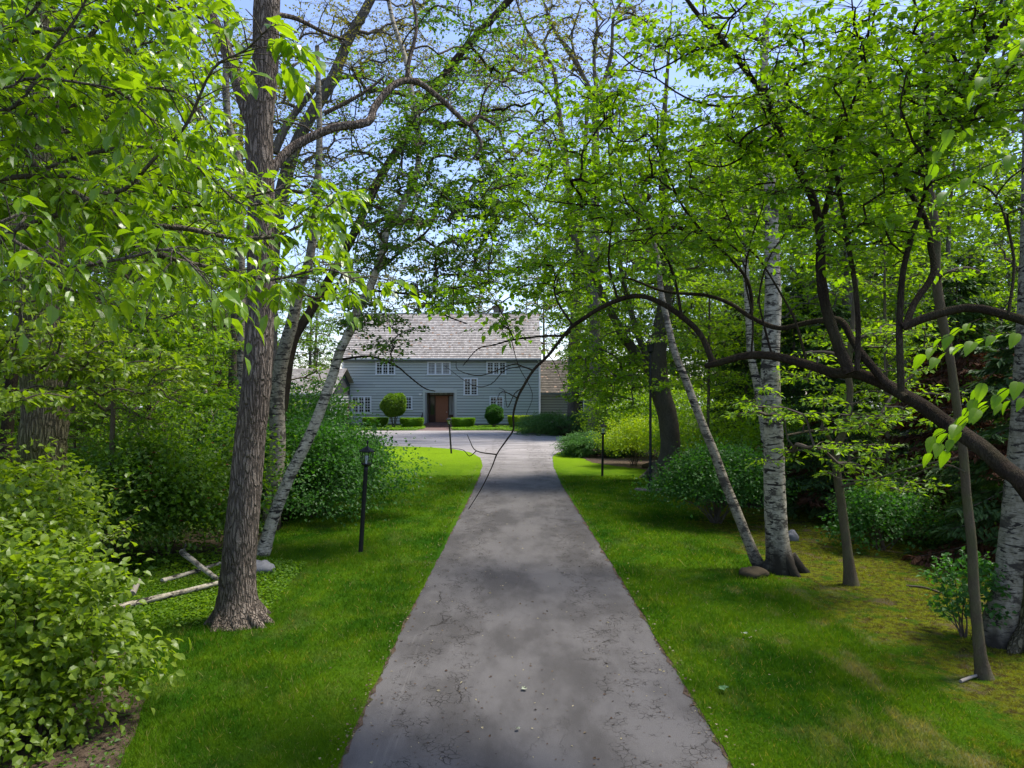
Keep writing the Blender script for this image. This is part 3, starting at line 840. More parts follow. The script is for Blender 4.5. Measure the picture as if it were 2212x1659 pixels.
# entry: casing, recess, brick side walls, door with sidelights
mb = HMB(); c_ = 0.22
mb.bx(DX0 - c_, DX0, FY - .075, FY + .05, .3, DZ1 + c_); mb.bx(DX1, DX1 + c_, FY - .075, FY + .05, .3, DZ1 + c_); mb.bx(DX0, DX1, FY - .072, FY + .05, DZ1, DZ1 + c_)
mb.build('entry_casing', M['siding'])
mb = HMB(); mb.bx(DX0 + .003, DX0 + .12, FY + .06, FY + 1.7, .3, DZ1 - .003); mb.build('entry_side_wall', M['siding_pale']); mb = HMB(); mb.bx(DX1 - .12, DX1 - .003, FY + .06, FY + 1.7, .3, DZ1 - .003); mb.build('entry_side_wall', M['siding_pale'])
mb = HMB()
mb.bx(DX0, DX1, FY - .1, FY + 1.75, -.02, .36); mb.bx(DX0 - .05, DX1 - .25, FY - .6, FY - .1, -.02, .24); mb.bx(DX0 - .1, DX1 - .1, FY - 1.1, FY - .6, -.02, .12)
mb.build('steps', M['brick'])
DY = FY + 1.45
u2 = lambda u: hx(u, DY)
v2z = lambda v: hz(v, DY)
mb = HMB()   # surround of dark wood
x0, x1 = DX0 + .12, DX1 - .12; dl, dr = u2(941), u2(967.5)
zt = v2z(855.7); z0 = .36
mb.bx(x0, x0 + .1, DY, DY + .12, z0, DZ1); mb.bx(x1 - .1, x1, DY, DY + .12, z0, DZ1)
mb.bx(dl - .11, dl - .005, DY, DY + .12, z0, zt + .12); mb.bx(dr + .005, dr + .11, DY, DY + .12, z0, zt + .12)
mb.bx(x0 + .1, dl - .11, DY + .01, DY + .11, z0, z0 + .75); mb.bx(dr + .11, x1 - .1, DY + .01, DY + .11, z0, z0 + .75)
mb.bx(x0 + .1, dl - .11, DY + .003, DY + .12, zt, zt + .12); mb.bx(dl - .005 + .0, dr + .005, DY + .003, DY + .12, zt + .01, zt + .12); mb.bx(dr + .11, x1 - .1, DY + .003, DY + .12, zt, zt + .12)
mb.bx(x0 + .1, x1 - .1, DY + .002, DY + .12, DZ1 - .09, DZ1 - .002)
mb.build('door_surround', M['door_dark'])
for a, b in ((x0 + .1, dl - .11), (dr + .11, x1 - .1)):
    q = HMB(); q.bx(a, b, DY + .05, DY + .06, z0 + .75, zt); q.build('sidelight', M['glass'] if a < dl else M['glass_curtain_sky'])  # right pane: pale glass colour stands in for sky seen through
q = HMB(); q.bx(x0 + .1, x1 - .1, DY + .05, DY + .06, zt + .12, DZ1 - .09); q.build('transom_window', M['glass_curtain_sky'])
mb = HMB()
mb.bx(dl, dr, DY + .04, DY + .10, z0 + .01, zt - .005)
dw = dr - dl
for (a, b) in ((.10, .47), (.53, .90)):
    for (c, d) in ((.05, .30), (.36, .72), (.78, .95)):
        X0, X1, Z0, Z1 = dl + dw * a, dl + dw * b, z0 + (zt - z0) * c, z0 + (zt - z0) * d
        mb.bx(X0, X1, DY + .022, DY + .04, Z0, Z0 + .03); mb.bx(X0, X1, DY + .022, DY + .04, Z1 - .03, Z1); mb.bx(X0, X0 + .03, DY + .0225, DY + .04, Z0 + .03, Z1 - .03); mb.bx(X1 - .03, X1, DY + .0225, DY + .04, Z0 + .03, Z1 - .03)
        mb.bx(X0 + .07, X1 - .07, DY + .028, DY + .04, Z0 + .07, Z1 - .07)
dob = mb.build('door', M['door'])
q = MB(); q.lathe([(.0, -.03), (.045, -.03), (.05, 0), (.045, .03), (0, .03)], (dr - .11 - HO[0], DY - .02 - HO[1], z0 + 1.0), 10); q.build('handle', M['brass'], dob)
q = HMB(); q.bx(hx(905.2), hx(911.5), FY - .14, FY - .05, hz(852.6), hz(849.6)); q.bx(hx(906.5), hx(910), FY - .17, FY - .14, hz(854), hz(851)); q.build('wall_lamp', M['white'])
q = HMB()
xr = hx(913.2)
for yy in (FY - .15, FY - .55, FY - .95): q.tube([(xr, yy, .05), (xr, yy, 1.3 - (FY - .15 - yy) * .35)], .022, 6)
for k in range(7): yy = FY - .2 - k * .11; q.tube([(xr, yy, .15), (xr, yy, 1.28 - (FY - .15 - yy) * .35)], .012, 5)
q.tube([(xr, FY - .1, 1.33), (xr, FY - .98, 1.02), (xr, FY - 1.1, .92)], .028, 6)
q.build('handrail', M['metal_black'])
# right wing, lower and set back
WY = 71.0
wx1 = hx(1300, WY)
we, wr = hz(849.5, WY), hz(778, WY + 4.2)
mb = HMB(); mb.bx(XR + .05, wx1, WY + .01, WY + 8.4, .0, we - .03); mb.add([(wx1 - .05, WY + .1, we - .03), (wx1 - .05, WY + 8.3, we - .03), (wx1 - .05, WY + 4.2, wr - .12)], [[0, 1, 2]]); mb.build('wing_core', M['shadow_core'])
mb = HMB(); clap(mb, (XR + .05, WY), (wx1, WY), 0.2, we, (0, -1)); mb.build('wing_wall', M['siding_shaded'])
roof(M['shingle_shaded'], XR + .15, wx1 + .3, WY - .4, we + .05, WY + 4.2, wr, name='wing_roof')
roof(M['shingle_shaded'], XR + .15, wx1 + .3, WY + 8.8, we + .05, WY + 4.2, wr, name='wing_roof', crs=.6, w=.6)
mb = HMB(); mb.bx(XR + .1, wx1 + .3, WY - .44, WY - .41, we - .14, we + .05); mb.build('wing_fascia', M['fascia'])
window(1229, 1262, 859, 895, 2, 1, 1, Y=WY, muntin=False)
# garage wing on the left, nearer
GY = 58.5; gx1, gx0 = -15.15, -20.6
ge = 3.05; gr = hz(796, 63)
mb = HMB(); mb.bx(gx0, gx1 - .02, GY + .02, 68, 0, ge - .02); mb.add([(gx1 - .03, GY + .1, ge - .02), (gx1 - .03, 67.9, ge - .02), (gx1 - .03, 63.2, gr - .12)], [[0, 1, 2]]); mb.build('garage_core', M['shadow_core'])
mb = HMB(); clap(mb, (gx0, GY), (gx1, GY), .12, ge, (0, -1)); clap(mb, (gx1, GY), (gx1, FY), .12, ge, (1, 0)); mb.build('garage_wall', M['siding_pale'])
roof(M['shingle'], gx0 - .3, gx1 + .35, GY - .45, ge + .05, 63.2, gr, name='garage_roof')
roof(M['shingle'], gx0 - .3, gx1 + .35, 68.4, ge + .05, 63.2, gr, name='garage_roof', crs=.6, w=.6)
mb = HMB(); mb.bx(gx0 - .3, gx1 + .35, GY - .49, GY - .46, ge - .12, ge + .05); mb.tube([(gx0 - .3, GY - .56, ge + .02), (gx1 + .35, GY - .56, ge + .02)], .06, 6); mb.build('garage_fascia', M['trim'])
def arch(xc, wd, h, Y, nrm='y'):
    q = HMB(); a = np.linspace(0, math.pi, 13); zz = h - wd / 2
    pts = [(xc + wd / 2, .05)] + [(xc + wd / 2 * math.cos(t), zz + wd / 2 * .55 * math.sin(t)) for t in a] + [(xc - wd / 2, .05)]
    if nrm == 'y': f = [(x, Y - .05, z) for x, z in pts]; b = [(x, Y + .05, z) for x, z in pts]
    else: f = [(Y + .05, x, z) for x, z in pts]; b = [(Y - .05, x, z) for x, z in pts]
    n = len(pts); q.add(f + b, [list(range(n))]); q.add(f + b, [[i, (i + 1) % n, n + (i + 1) % n, n + i] for i in range(n)])
    return q
arch(-17.6, 2.6, 2.7, GY).build('garage_door', M['fascia'])
arch(60.6, 1.5, 2.6, gx1, 'x').build('garage_door', M['fascia'])
q = HMB(); q.bx(gx1 - .02, gx1 + .05, 64.3, 65.3, .1, 2.25); q.build('side_door', M['door_dark'])

# ---------------------------------------------------------------- lamp posts
M['lamp_glass'] = None
mg = NT("clear_lamp_glass"); g_ = mg.n("BsdfGlossy"); g_.inputs['Roughness'].default_value = 0.05; t_ = mg.n("BsdfTransparent"); t_.inputs[0].default_value = (.86, .9, .88, 1)
x_ = mg.n("MixShader"); x_.inputs[0].default_value = .14; mg.l(t_.outputs[0], x_.inputs[1]); mg.l(g_.outputs[0], x_.inputs[2]); M['lamp_glass'] = mg.done(x_)
M['bulb'] = plain("frosted_bulb", (0.6, 0.64, 0.66), 0.35, 0.4, 0.0, 5, 0)
def lamp_post(loc, h, tilt, label, top=1.0, thin=1.0):
    e = empty('lamp_post', loc, label, 'lamp post', 'black lantern lamp posts along the drive')
    e.rotation_euler = (0, R(tilt), 0)
    lh = 0.47 * top                   # lantern and finial
    zb = h - lh
    s = top
    mb = MB(); mb.lathe([(.045 * thin, -.1), (.045 * thin, .02), (.044 * thin, .05), (.040 * thin, zb - .12), (.042 * thin, zb - .11), (.042 * thin, zb - .05), (.03, zb - .045), (.03, zb - .02)], n=12)
    mb.build('post', M['metal_black'], e, True)
    mb = MB(); mb.lathe([(.03 * s, zb - .05), (.075 * s, zb - .02), (.10 * s, zb), (.10 * s, zb + .012)], n=6); 
    g0, g1 = zb + .01, zb + .245 * s; r0, r1 = .088 * s, .128 * s
    for k in range(6):
        a = k * math.pi / 3; mb.tube([(r0 * math.cos(a), r0 * math.sin(a), g0), (r1 * math.cos(a), r1 * math.sin(a), g1)], .008, 4)
        b = a + math.pi / 3
        mb.tube([(r1 * math.cos(a), r1 * math.sin(a), g1), (r1 * math.cos(b), r1 * math.sin(b), g1)], .011, 4)
        mb.tube([(r0 * math.cos(a), r0 * math.sin(a), g0), (r0 * math.cos(b), r0 * math.sin(b), g0)], .010, 4)
        # curled ornament at each eave corner
        q = [(r1 * 1.1, g1), (r1 * 1.22, g1 + .02), (r1 * 1.22, g1 + .045), (r1 * 1.34, g1 + .052)]
        mb.tube([(r * math.cos(a), r * math.sin(a), z) for r, z in q], [.007, .006, .005, .004], 4)
    mb.build('lantern_frame', M['metal_black'], e)
    gb = MB()
    for k in range(6):
        a = k * math.pi / 3; b = a + math.pi / 3; r0b, r1b = r0 * .97, r1 * .97
        gb.add([(r0b * math.cos(a), r0b * math.sin(a), g0), (r0b * math.cos(b), r0b * math.sin(b), g0), (r1b * math.cos(b), r1b * math.sin(b), g1), (r1b * math.cos(a), r1b * math.sin(a), g1)], [[0, 1, 2, 3]])
    gb.build('lantern_glass', M['lamp_glass'], e)
    rb = MB(); rb.lathe([(r1 * 1.16, g1 - .004), (r1 * 1.16, g1 + .012), (r1 * .62, g1 + .06), (r1 * .12, g1 + .1)], n=6); rb.build('lantern_roof', M['metal_black'], e)
    fb = MB(); z = g1 + .095; fb.lathe([(.012, z), (.009, z + .04), (.012, z + .045), (.024, z + .065), (.026, z + .085), (.014, z + .115), (.004, z + .125)], n=10); fb.build('finial', M['metal_black'], e, True)
    bb = MB(); bb.lathe([(.02, g0), (.02, g0 + .04), (.016, g0 + .05), (.03, g0 + .09), (.036, g0 + .12), (.03, g0 + .15), (.01, g0 + .165)], n=10); bb.build('bulb', M['bulb'], e, True)
    return e
lamp_post(tuple(G(779, 1193)), 2.15, 3.6, 'black lantern post on the left lawn, nearest and largest of the lanterns', 1.0)
lamp_post(tuple(G(975, 980)), 1.97, -4.0, 'black lantern post at the tip of the lawn in front of the brown door', 1.0)
lamp_post(tuple(G(1301, 1030)), 2.08, 1.0, 'black lantern post on the right lawn beside the dark juniper', 1.05)
pb = G(1405, 1060)
e = empty('pole', tuple(pb), 'tall thin black pole standing on a stone slab in front of the big maple', 'pole')
mb = MB(); mb.lathe([(.07, .03), (.07, .28), (.055, .33), (.045, .36), (.038, 3.9), (.03, 4.35)], n=12); mb.build('shaft', M['metal_black'], e, True)
mb = MB(); mb.bx(-.42, .40, -.30, .30, .0, .05); mb.bx(-.48, -.425, -.28, .22, .0, .035); mb.build('base_slab', M['slab'], e)
mb = MB(); mb.lathe([(.03, 4.3), (.10, 4.36), (.12, 4.62), (.17, 4.64), (.02, 4.78), (.01, 4.86)], n=6); mb.build('lantern', M['metal_black'], e)

# ---------------------------------------------------------------- rocks, logs, litter
def rock(name, c, r, mat, label, seed=1, cat='rock'):
    g = np.random.default_rng(seed); n, k = 22, 14
    th = np.linspace(0, 2 * math.pi, n, endpoint=False); ph = np.linspace(-math.pi / 2, math.pi / 2, k)
    V = []
    fr = g.normal(0, 1, (6, 3)) * 1.7; pz = g.uniform(0, 6, 6)
    for p in ph:
        for t in th:
            d = np.array([math.cos(p) * math.cos(t), math.cos(p) * math.sin(t), math.sin(p)])
            s = 1 + 0.09 * np.sin(fr @ d * 1.6 + pz).sum() / 2
            V.append(d * s * np.array(r) + g.normal(0, .004, 3))
    V = np.array(V); mb = MB(); i = np.arange(k - 1)[:, None] * n; j = np.arange(n)[None, :]
    mb.add(V, np.stack([i + j, i + (j + 1) % n, i + n + (j + 1) % n, i + n + j], -1).reshape(-1, 4))
    o = mb.build(name, mat, None, True); o.location = (c[0], c[1], r[2] * .55)
    return tag(o, label, cat)
rock('rock', G(563, 1237), (.20, .2, .13), M['stone'], 'rounded pale grey boulder behind the big furrowed trunk', 3)
rock('rock', G(1625, 1247) + np.array([0, 0, 0]), (.24, .16, .11), M['stone_brown'], 'brown mossy stone at the foot of the leaning grey birch', 5)
rock('rock', G(1712, 1168), (.11, .12, .14), M['stone'], 'small grey stone behind the thick birch trunk', 8)
rock('rock', G(1912, 1092), (.2, .2, .15), M['stone'], 'pale stone in the shade under the dark conifers', 11)
rock('rock', G(1402, 1012), (.3, .2, .16), M['stone_brown'], 'brown stone between the yellow shrub and the big maple', 12)
def log(P, r, label, mat='birch', name='fallen_log', cat='log'):
    P = smooth_path(np.array(P, float), 5); o0 = P[0].copy()
    mb = MB(); mb.tube(P - o0, np.linspace(r, r * .7, len(P)) , 12, wob=.03); o = mb.build(name, M[mat], None, True); o.location = o0
    return tag(o, label, cat)
def Gz(u, v, z): g = G(u, v); g[2] = z; return g
log([Gz(180, 1345, .07), Gz(280, 1318, .08), Gz(380, 1294, .08), Gz(475, 1268, .07)], .05, 'white birch log lying nearest, running from the shrub to the big trunk')
log([Gz(350, 1262, .05), Gz(415, 1243, .05), Gz(475, 1223, .05)], .042, 'thin white birch pole lying farthest, behind the crossed log')
log([(G(393, 1222) + [0, 0, .24]), (G(425, 1238) + [0, 0, .16]), (G(468, 1258) + [0, 0, .06])], .052, 'short white birch log with a stub, crossing over the thin pole')
log([(G(395, 1222) + [0, 0, .2]), (G(401, 1212) + [0, 0, .30])], .022, 'grey broken branch stub leaning on the crossed birch log', name='fallen_branch', cat='branch')
log([Gz(285, 1290, .04), Gz(300, 1268, .10)], .05, 'short grey chunk of wood behind the nearest birch log', 'twig_light')
log([Gz(2075, 1478, .03), Gz(2100, 1470, .04), Gz(2125, 1462, .03)], .018, 'pale root stick at the foot of the thin olive trunk', 'twig_light', 'fallen_branch', 'branch')
log([Gz(1958, 1268, .02), Gz(2000, 1274, .03), Gz(2055, 1292, .02)], .016, 'dark stick lying on the yellow moss', 'twig', 'fallen_branch', 'branch')

M['litter'] = leaf_mat("fallen_leaf", (0.06, 0.030, 0.018), (0.34, 0.30, 0.17), 0.1, (1, 1, 1), 0.7, 0.2)
def litter():
    mb = MB(); n = 2200
    Y = 5.4 * (40 / 5.4) ** rng.uniform(0, 1, n); X = np.where(rng.uniform(0, 1, n) < .55, rng.uniform(DL + .1, DR - .1, n), rng.uniform(-3, 6, n))
    edge = rng.uniform(0, 1, n) < .38
    X = np.where(edge, np.where(rng.uniform(0, 1, n) < .5, DL + rng.normal(0, .05, n), DR + rng.normal(0, .05, n)), X)
    on = (X > DL) & (X < DR); P = np.stack([X, Y, np.where(on, .006, .05)], 1)
    D = rnd_dirs(n, -.1, .1); N = np.array([0, 0, 1.0]) + rng.normal(0, .25, (n, 3))
    t = np.where(rng.uniform(0, 1, n) < (.78), rng.uniform(0, .25, n), rng.uniform(.6, 1, n)); t = np.where(on, t, rng.uniform(.0, .75, n))
    keep = on | edge | (rng.uniform(0, 1, n) < .35); P = P[keep]; D = D[keep]; N = N[keep]; t = t[keep]; n = len(P)
    leaves(mb, P, D, N, rng.uniform(.012, .036, n) * (1 + P[:, 1] / 40), rng.uniform(.15, .4, (n, 1)), t)
    tag(mb.build('leaf_litter', M['litter']), 'scattered small dead leaves on the drive and lawn', None, None, 'stuff')
litter()
def maple_leaf(loc, s, rz, mat, label):
    pts = [(0, 0), (.25, -.05), (.5, -.2), (.45, .1), (.85, .1), (.6, .35), (.75, .75), (.35, .6), (0, 1.15), (-.35, .6), (-.75, .75), (-.6, .35), (-.85, .1), (-.45, .1), (-.5, -.2), (-.25, -.05)]
    c, sn = math.cos(rz), math.sin(rz)
    V = [(s * (x * c - y * sn), s * (x * sn + y * c), .02 + s * .25 * math.sin(x * 4) * .4 + s * .12 * abs(x)) for x, y in pts] + [(0, .3 * s, .01)]
    n = len(pts); mb = MB(); mb.add(V, [[i, (i + 1) % n, n] for i in range(n)]); mb.tube([(0, 0, .01), (s * .5 * sn, -s * .5 * c, .02)], .0015, 4)
    o = mb.build('fallen_leaf', mat); o.location = loc; tag(o, label, 'leaf')
M['leaf_pale'] = leaf_mat("wilted_pale_leaf", (0.30, 0.34, 0.22), (0.40, 0.42, 0.30), 0.2, (1, 1, 1), .7, .2)
M['leaf_green'] = leaf_mat("fallen_green_leaf", (0.07, 0.16, 0.05), (0.10, 0.2, 0.07), 0.2, (1, 1, 1), .6, .3)
maple_leaf(G(1567, 1503) + [0, 0, .05], .075, .6, M['leaf_green'], 'large green maple leaf lying on the right lawn')
maple_leaf(G(1135, 1491) + [0, 0, .006], .045, 2.2, M['leaf_pale'], 'small pale leaf lying in the middle of the drive')
maple_leaf(G(1117, 1578) + [0, 0, .006], .03, 4.0, M['leaf_pale'], 'tiny pale leaf on the drive, nearest the camera')
maple_leaf(G(1613, 1380) + [0, 0, .05], .04, 1.0, M['leaf_pale'], 'small pale leaf on the right lawn near the drive edge')

# ---------------------------------------------------------------- shrubs
def bush(name, label, c, r, n, leafm, leaf=.05, cl=120, group=None, aspect=.4, stems=7, stemr=.012, shape='kite', cat='shrub', up=0.3, clr=.16, inner=.25, zlow=-0.55, lump=.16, stemm='twig', flower=None, shoots=0):
    """loose shrub: leaf clumps spread over and inside lumpy ellipsoids, on real stems. c is the foot"""
    c = np.array(c, float); e = empty(name, tuple(c), label, cat, group)
    r = np.array(r, float); ctr = np.array([0, 0, r[2]])
    mb = MB(); sb = MB()
    d = rnd_dirs(cl, zlow, 1.0)
    ph = rng.uniform(0, 6, (5,)); fr = rng.normal(0, 1.6, (5, 3))
    lum = 1 + lump * np.sin(d @ fr.T * 1.7 + ph).sum(1) / 2
    q = np.where(rng.uniform(0, 1, cl) < inner, rng.uniform(.35, .8, cl), rng.uniform(.86, 1.05, cl)) * lum
    P = ctr + d * q[:, None] * r
    P[:, 2] = np.maximum(P[:, 2], .05)
    k = max(1, n // cl)
    cr = clr * r.mean() * 2
    for i in range(cl):
        m = rng.poisson(k) + 2
        off = rng.normal(0, 1, (m, 3)) * cr * np.array([.6, .6, .42])
        p = P[i] + off; p[:, 2] = np.maximum(p[:, 2], .03)
        D = unit(d[i] * .7 + rng.normal(0, .6, (m, 3))); D[:, 2] += up * .3 - .2
        N = d[i] * .5 + np.array([0, 0, .9]) + rng.normal(0, .35, (m, 3))
        leaves(mb, p, D, N, leaf * rng.uniform(.6, 1.25, m), aspect * rng.uniform(.8, 1.15, (m, 1)), np.clip(rng.normal(rng.uniform(.25, .75), .18, m), 0, 1), shape)
    for i in range(shoots):       # young shoots sticking out
        dd = unit(rnd_dirs(1, .1, .9)[0]); p0 = ctr + dd * r * .9; L = r.mean() * rng.uniform(.25, .5); e1 = p0 + unit(dd + [0, 0, .5]) * L
        sb.tube([p0, (p0 + e1) / 2 + rng.normal(0, .02, 3), e1], .004, 3, cap=False)
        t = np.linspace(.1, 1, 12)[:, None]; pp = p0 * (1 - t) + e1 * t
        leaves(mb, pp, rng.normal(0, 1, (12, 3)) + dd * .7, np.array([0, 0, 1.0]) + rng.normal(0, .3, (12, 3)), leaf * rng.uniform(.6, 1, 12), aspect, rng.uniform(.4, 1, 12), shape)
    for i in range(stems):
        a = rng.uniform(0, 2 * math.pi); t = P[rng.integers(cl)] * np.array([.8, .8, .9])
        b = np.array([math.cos(a), math.sin(a), 0]) * r[:2].mean() * .10
        S = smooth_path([[*b[:2], -.05], b + (t - b) * .4 + [0, 0, .1 * r[2]] + rng.normal(0, .04, 3), t], 4)
        sb.tube(S, np.linspace(stemr, stemr * .3, len(S)), 5, cap=False)
    sb.build('stems', M[stemm], e); mb.build('foliage', leafm, e)
    if flower:
        dd = rnd_dirs(flower, -.3, .8); dd = dd[dd[:, 1] < .1][:95]; p = ctr + dd * r * 1.02
        for pc in p:
            fb = MB(); m = 7; a = np.linspace(0, 6.28, m, endpoint=False); D = np.stack([np.cos(a), np.sin(a), np.full(m, .3)], 1)
            leaves(fb, np.repeat(pc[None], m, 0), D, np.array([[0, -.5, 1.0]] * m), .035, .3, rng.uniform(0, 1, m))
            fb.build('flower', M['flower'], e)
    return e

def hedge(label, c, hw, hd, h, leafm='box_leaf', taper=.72, n=9000, seed=0):
    "clipped hedge: flat top wider than the foot, covered with tiny leaves"
    e = empty('hedge', tuple(c), label, 'hedge', 'clipped hedges in front of the house')
    e.location = tuple(c)
    k = 26; m = 9; mb = MB(); V = []
    prof = [(taper * .8, 0), (taper, .08), (.86, .35), (.95, .6), (1.0, .82), (.98, .93), (.9, .985), (.6, 1.0), (0, 1.01)]
    a = np.linspace(0, 2 * math.pi, k, endpoint=False)
    def srf(aa, f, z):
        cx = np.sign(np.cos(aa)) * np.abs(np.cos(aa)) ** .55; sy = np.sign(np.sin(aa)) * np.abs(np.sin(aa)) ** .55
        return np.stack([cx * hw * f, sy * hd * f, z * h * np.ones_like(aa)], -1)
    for f, z in prof: V.append(srf(a, f * .93, z * .95))
    V = np.concatenate(V); i = np.arange(len(prof) - 1)[:, None] * k; j = np.arange(k)[None, :]
    mb.add(V, np.stack([i + j, i + (j + 1) % k, i + k + (j + 1) % k, i + k + j], -1).reshape(-1, 4), .2)
    aa = rng.uniform(0, 2 * math.pi, n); s = rng.uniform(0, 1, n)
    top = rng.uniform(0, 1, n) < .45
    zz = np.where(top, 1.0, rng.uniform(.03, .97, n)); ff = np.interp(zz, [p[1] for p in prof[:7]], [p[0] for p in prof[:7]]); ff = np.where(top, np.sqrt(s), ff)
    P = srf(aa, ff, zz) + rng.normal(0, .018, (n, 3))
    N = np.where(top[:, None], [0, 0, 1.0], srf(aa, np.ones(n), np.zeros(n)) / np.array([hw, hd, 1])) + rng.normal(0, .45, (n, 3))
    leaves(mb, P, rnd_dirs(n, -.2, .9), N, rng.uniform(.05, .085, n), .45, rng.uniform(.2, 1, n))
    mb.build('foliage', M[leafm], e)
    sb = MB()
    for q in range(6): x = rng.uniform(-.5, .5) * hw; sb.tube([(x * .6, 0, -.03), (x, rng.uniform(-.3, .3) * hd, h * .4)], .02, 5)
    sb.build('stems', M['twig'], e)
def onY(u, Y): return np.array([(u - CX) / F * Y, Y, 0.0])
def HG(u0, u1, v0, v1, Y, label, m='box_leaf'):
    sc = Y / F; c = onY((u0 + u1) / 2, Y); h = 3 + (HY - v0) * sc
    hedge(label, c, (u1 - u0) / 2 * sc, .62, h, m)
HG(784, 838, 903, 920, 63.0, 'low clipped bright green hedge under the large lower window, left of the ball tree')
HG(865, 915, 904, 922, 62.6, 'low clipped bright green hedge between the ball tree and the brick steps')
HG(974, 1026, 904, 920, 62.8, 'low clipped bright green hedge just right of the brown door')
HG(1097, 1150, 899, 920, 62.8, 'olive clipped hedge at the right end of the house front', 'yellow_leaf')
def topiary(label, u, vtop, vlow, vbase, ru, Y, n, leafm, name='ball_tree', cat='shrub', trunkn=6, leaf=.11):
    sc = Y / F; c = onY(u, Y); zt = 3 + (HY - vtop) * sc; zl = 3 + (HY - vlow) * sc; r = ru * sc
    e = empty(name, tuple(c), label, cat)
    mb = MB(); rz = (zt - zl) / 2; ctr = np.array([0, 0, zl + rz])
    d = rnd_dirs(n); lum = 1 + .06 * np.sin(d @ rng.normal(0, 3, (3, 5)) + rng.uniform(0, 6, 5)).sum(1)
    q = rng.uniform(.78, 1.0, n) ** .6 * lum
    P = ctr + d * q[:, None] * np.array([r, r, rz]); N = d + rng.normal(0, .5, (n, 3)) + [0, 0, .4]
    leaves(mb, P, rng.normal(0, 1, (n, 3)) + d * .6 - [0, 0, .3], N, rng.uniform(.7, 1.2, n) * leaf, .45, np.clip(rng.normal(.5, .25, n), 0, 1))
    mb.build('crown', M[leafm], e)
    sb = MB()
    for k in range(trunkn):
        a = k / trunkn * 6.28 + rng.uniform(-.3, .3); t = ctr + np.array([math.cos(a) * r * .55, math.sin(a) * r * .5, rng.uniform(-.2, .3) * rz])
        S = smooth_path([[math.cos(a) * .05, math.sin(a) * .05, -.05], [math.cos(a) * r * .16, math.sin(a) * r * .16, zl * .6], t], 5)
        sb.tube(S, np.linspace(.045, .02, len(S)), 6)
    sb.build('trunk', M['bark_mid'], e)
topiary('round clipped small tree on several stems, left of the brown door', 850.5, 850.5, 899, 923, 30, 62, 16000, 'mid_leaf')
topiary('small round dark green shrub in front of the lower right window', 1067, 875, 913, 922, 20.5, 63, 8000, 'shrub_leaf', 'round_shrub')
topiary('dark green egg shaped shrub in the corner by the garage', 733.5, 889, 922, 926, 13.5, 61, 5000, 'shrub_leaf', 'round_shrub')
def ground_cover(name, label, poly, n, leafm, leaf, h0, h1, asp=.45, zbias=1.0):
    P = np.array(poly, float); lo, hi = P.min(0), P.max(0)
    Q = rng.uniform(lo, hi, (n * 3, 2)); Q = Q[inside(Q, P)][:n]; k = len(Q)
    hh = (h0 + (h1 - h0) * (0.5 + 0.5 * np.sin(Q[:, 0] * 1.3 + np.sin(Q[:, 1])) * np.sin(Q[:, 1] * 1.1 + 2))) * rng.uniform(0, 1, k) ** .6
    mb = MB(); B = np.column_stack([Q, hh])
    leaves(mb, B, rnd_dirs(k, -.3, .6), np.array([0, -.1, 1.0]) + rng.normal(0, .4, (k, 3)), leaf * rng.uniform(.6, 1.3, k), asp, np.clip(.5 + .35 * np.sin(Q[:, 0] * 2 + Q[:, 1]) + rng.normal(0, .2, k), 0, 1))
    return tag(mb.build(name, leafm), label, None, None, 'stuff')
ground_cover('ground_cover', 'low bright ground cover edging the courtyard left of the steps', [(-13.5, 59.4), (-8.2, 59.5), (-7.6, 61.5), (-8.2, 65.8), (-15.8, 65.8), (-15, 60)], 9000, M['box_leaf'], .11, .12, .22)
ground_cover('ground_cover', 'low bright ground cover edging the courtyard right of the steps', [(-5.2, 59.6), (-1, 59.4), (.8, 57.3), (2.6, 59), (2.6, 65.8), (-4.9, 65.8)], 9000, M['box_leaf'], .11, .12, .22)
sheet('path', [(-8.15, 59.2), (-5.25, 59.2), (-4.95, 66), (-8.1, 66)], .004, M['brick'])

def juniper(label, c, r, n, Y=None, group='spreading junipers by the courtyard', brown=.0):
    "spreading juniper: tiers of arching feathery sprays"
    c = np.array(c, float); e = empty('juniper', tuple(c), label, 'shrub', group); mb = MB(); sb = MB()
    for i in range(n):
        a = rng.uniform(0, 2 * math.pi); t = rng.uniform(.15, 1) ** .6
        base = np.array([math.cos(a) * r[0] * t * .55, math.sin(a) * r[1] * t * .55, r[2] * rng.uniform(.04, .88 - .38 * t)])
        out = unit(np.array([math.cos(a), math.sin(a), rng.uniform(.1, .55)])); L = r[0] * rng.uniform(.22, .42)
        s = np.linspace(0, 1, 26)
        P = base + out * (L * s)[:, None] - np.array([0, 0, 1.0]) * (L * .38 * s ** 2)[:, None]
        m = 3; PP = np.repeat(P, m, 0) + rng.normal(0, .03 + L * .06, (26 * m, 3)) * np.array([1, 1, .4])
        D = out + rng.normal(0, .5, (26 * m, 3)); PP[:, 2] = np.maximum(PP[:, 2], .02)
        tt = rng.uniform(.2, .9) ; tt = np.clip(rng.normal(tt, .15, 26 * m), 0, .92)
        leaves(mb, PP, D, np.array([0, 0, 1.0]) + rng.normal(0, .3, (26 * m, 3)), rng.uniform(.08, .17, 26 * m), .16, np.where(rng.uniform(0, 1) < brown, 1.0, tt))
        if i % 4 == 0: sb.tube(smooth_path([[0, 0, 0], base * .6, base, P[14]], 3), np.linspace(.03, .006, 10), 4, cap=False)
    sb.build('stems', M['bark_mid'], e); mb.build('foliage', M['juniper'], e)
juniper('wide feathery juniper bank between the courtyard and the big oak trunk', (4.3, 54.0, 0), (5.0, 3.6, 2.2), 520, brown=.01)
juniper('feathery juniper with a brown patch at the right end of the bank', (7.2, 50.5, 0), (3.2, 2.8, 1.9), 300, brown=.05)
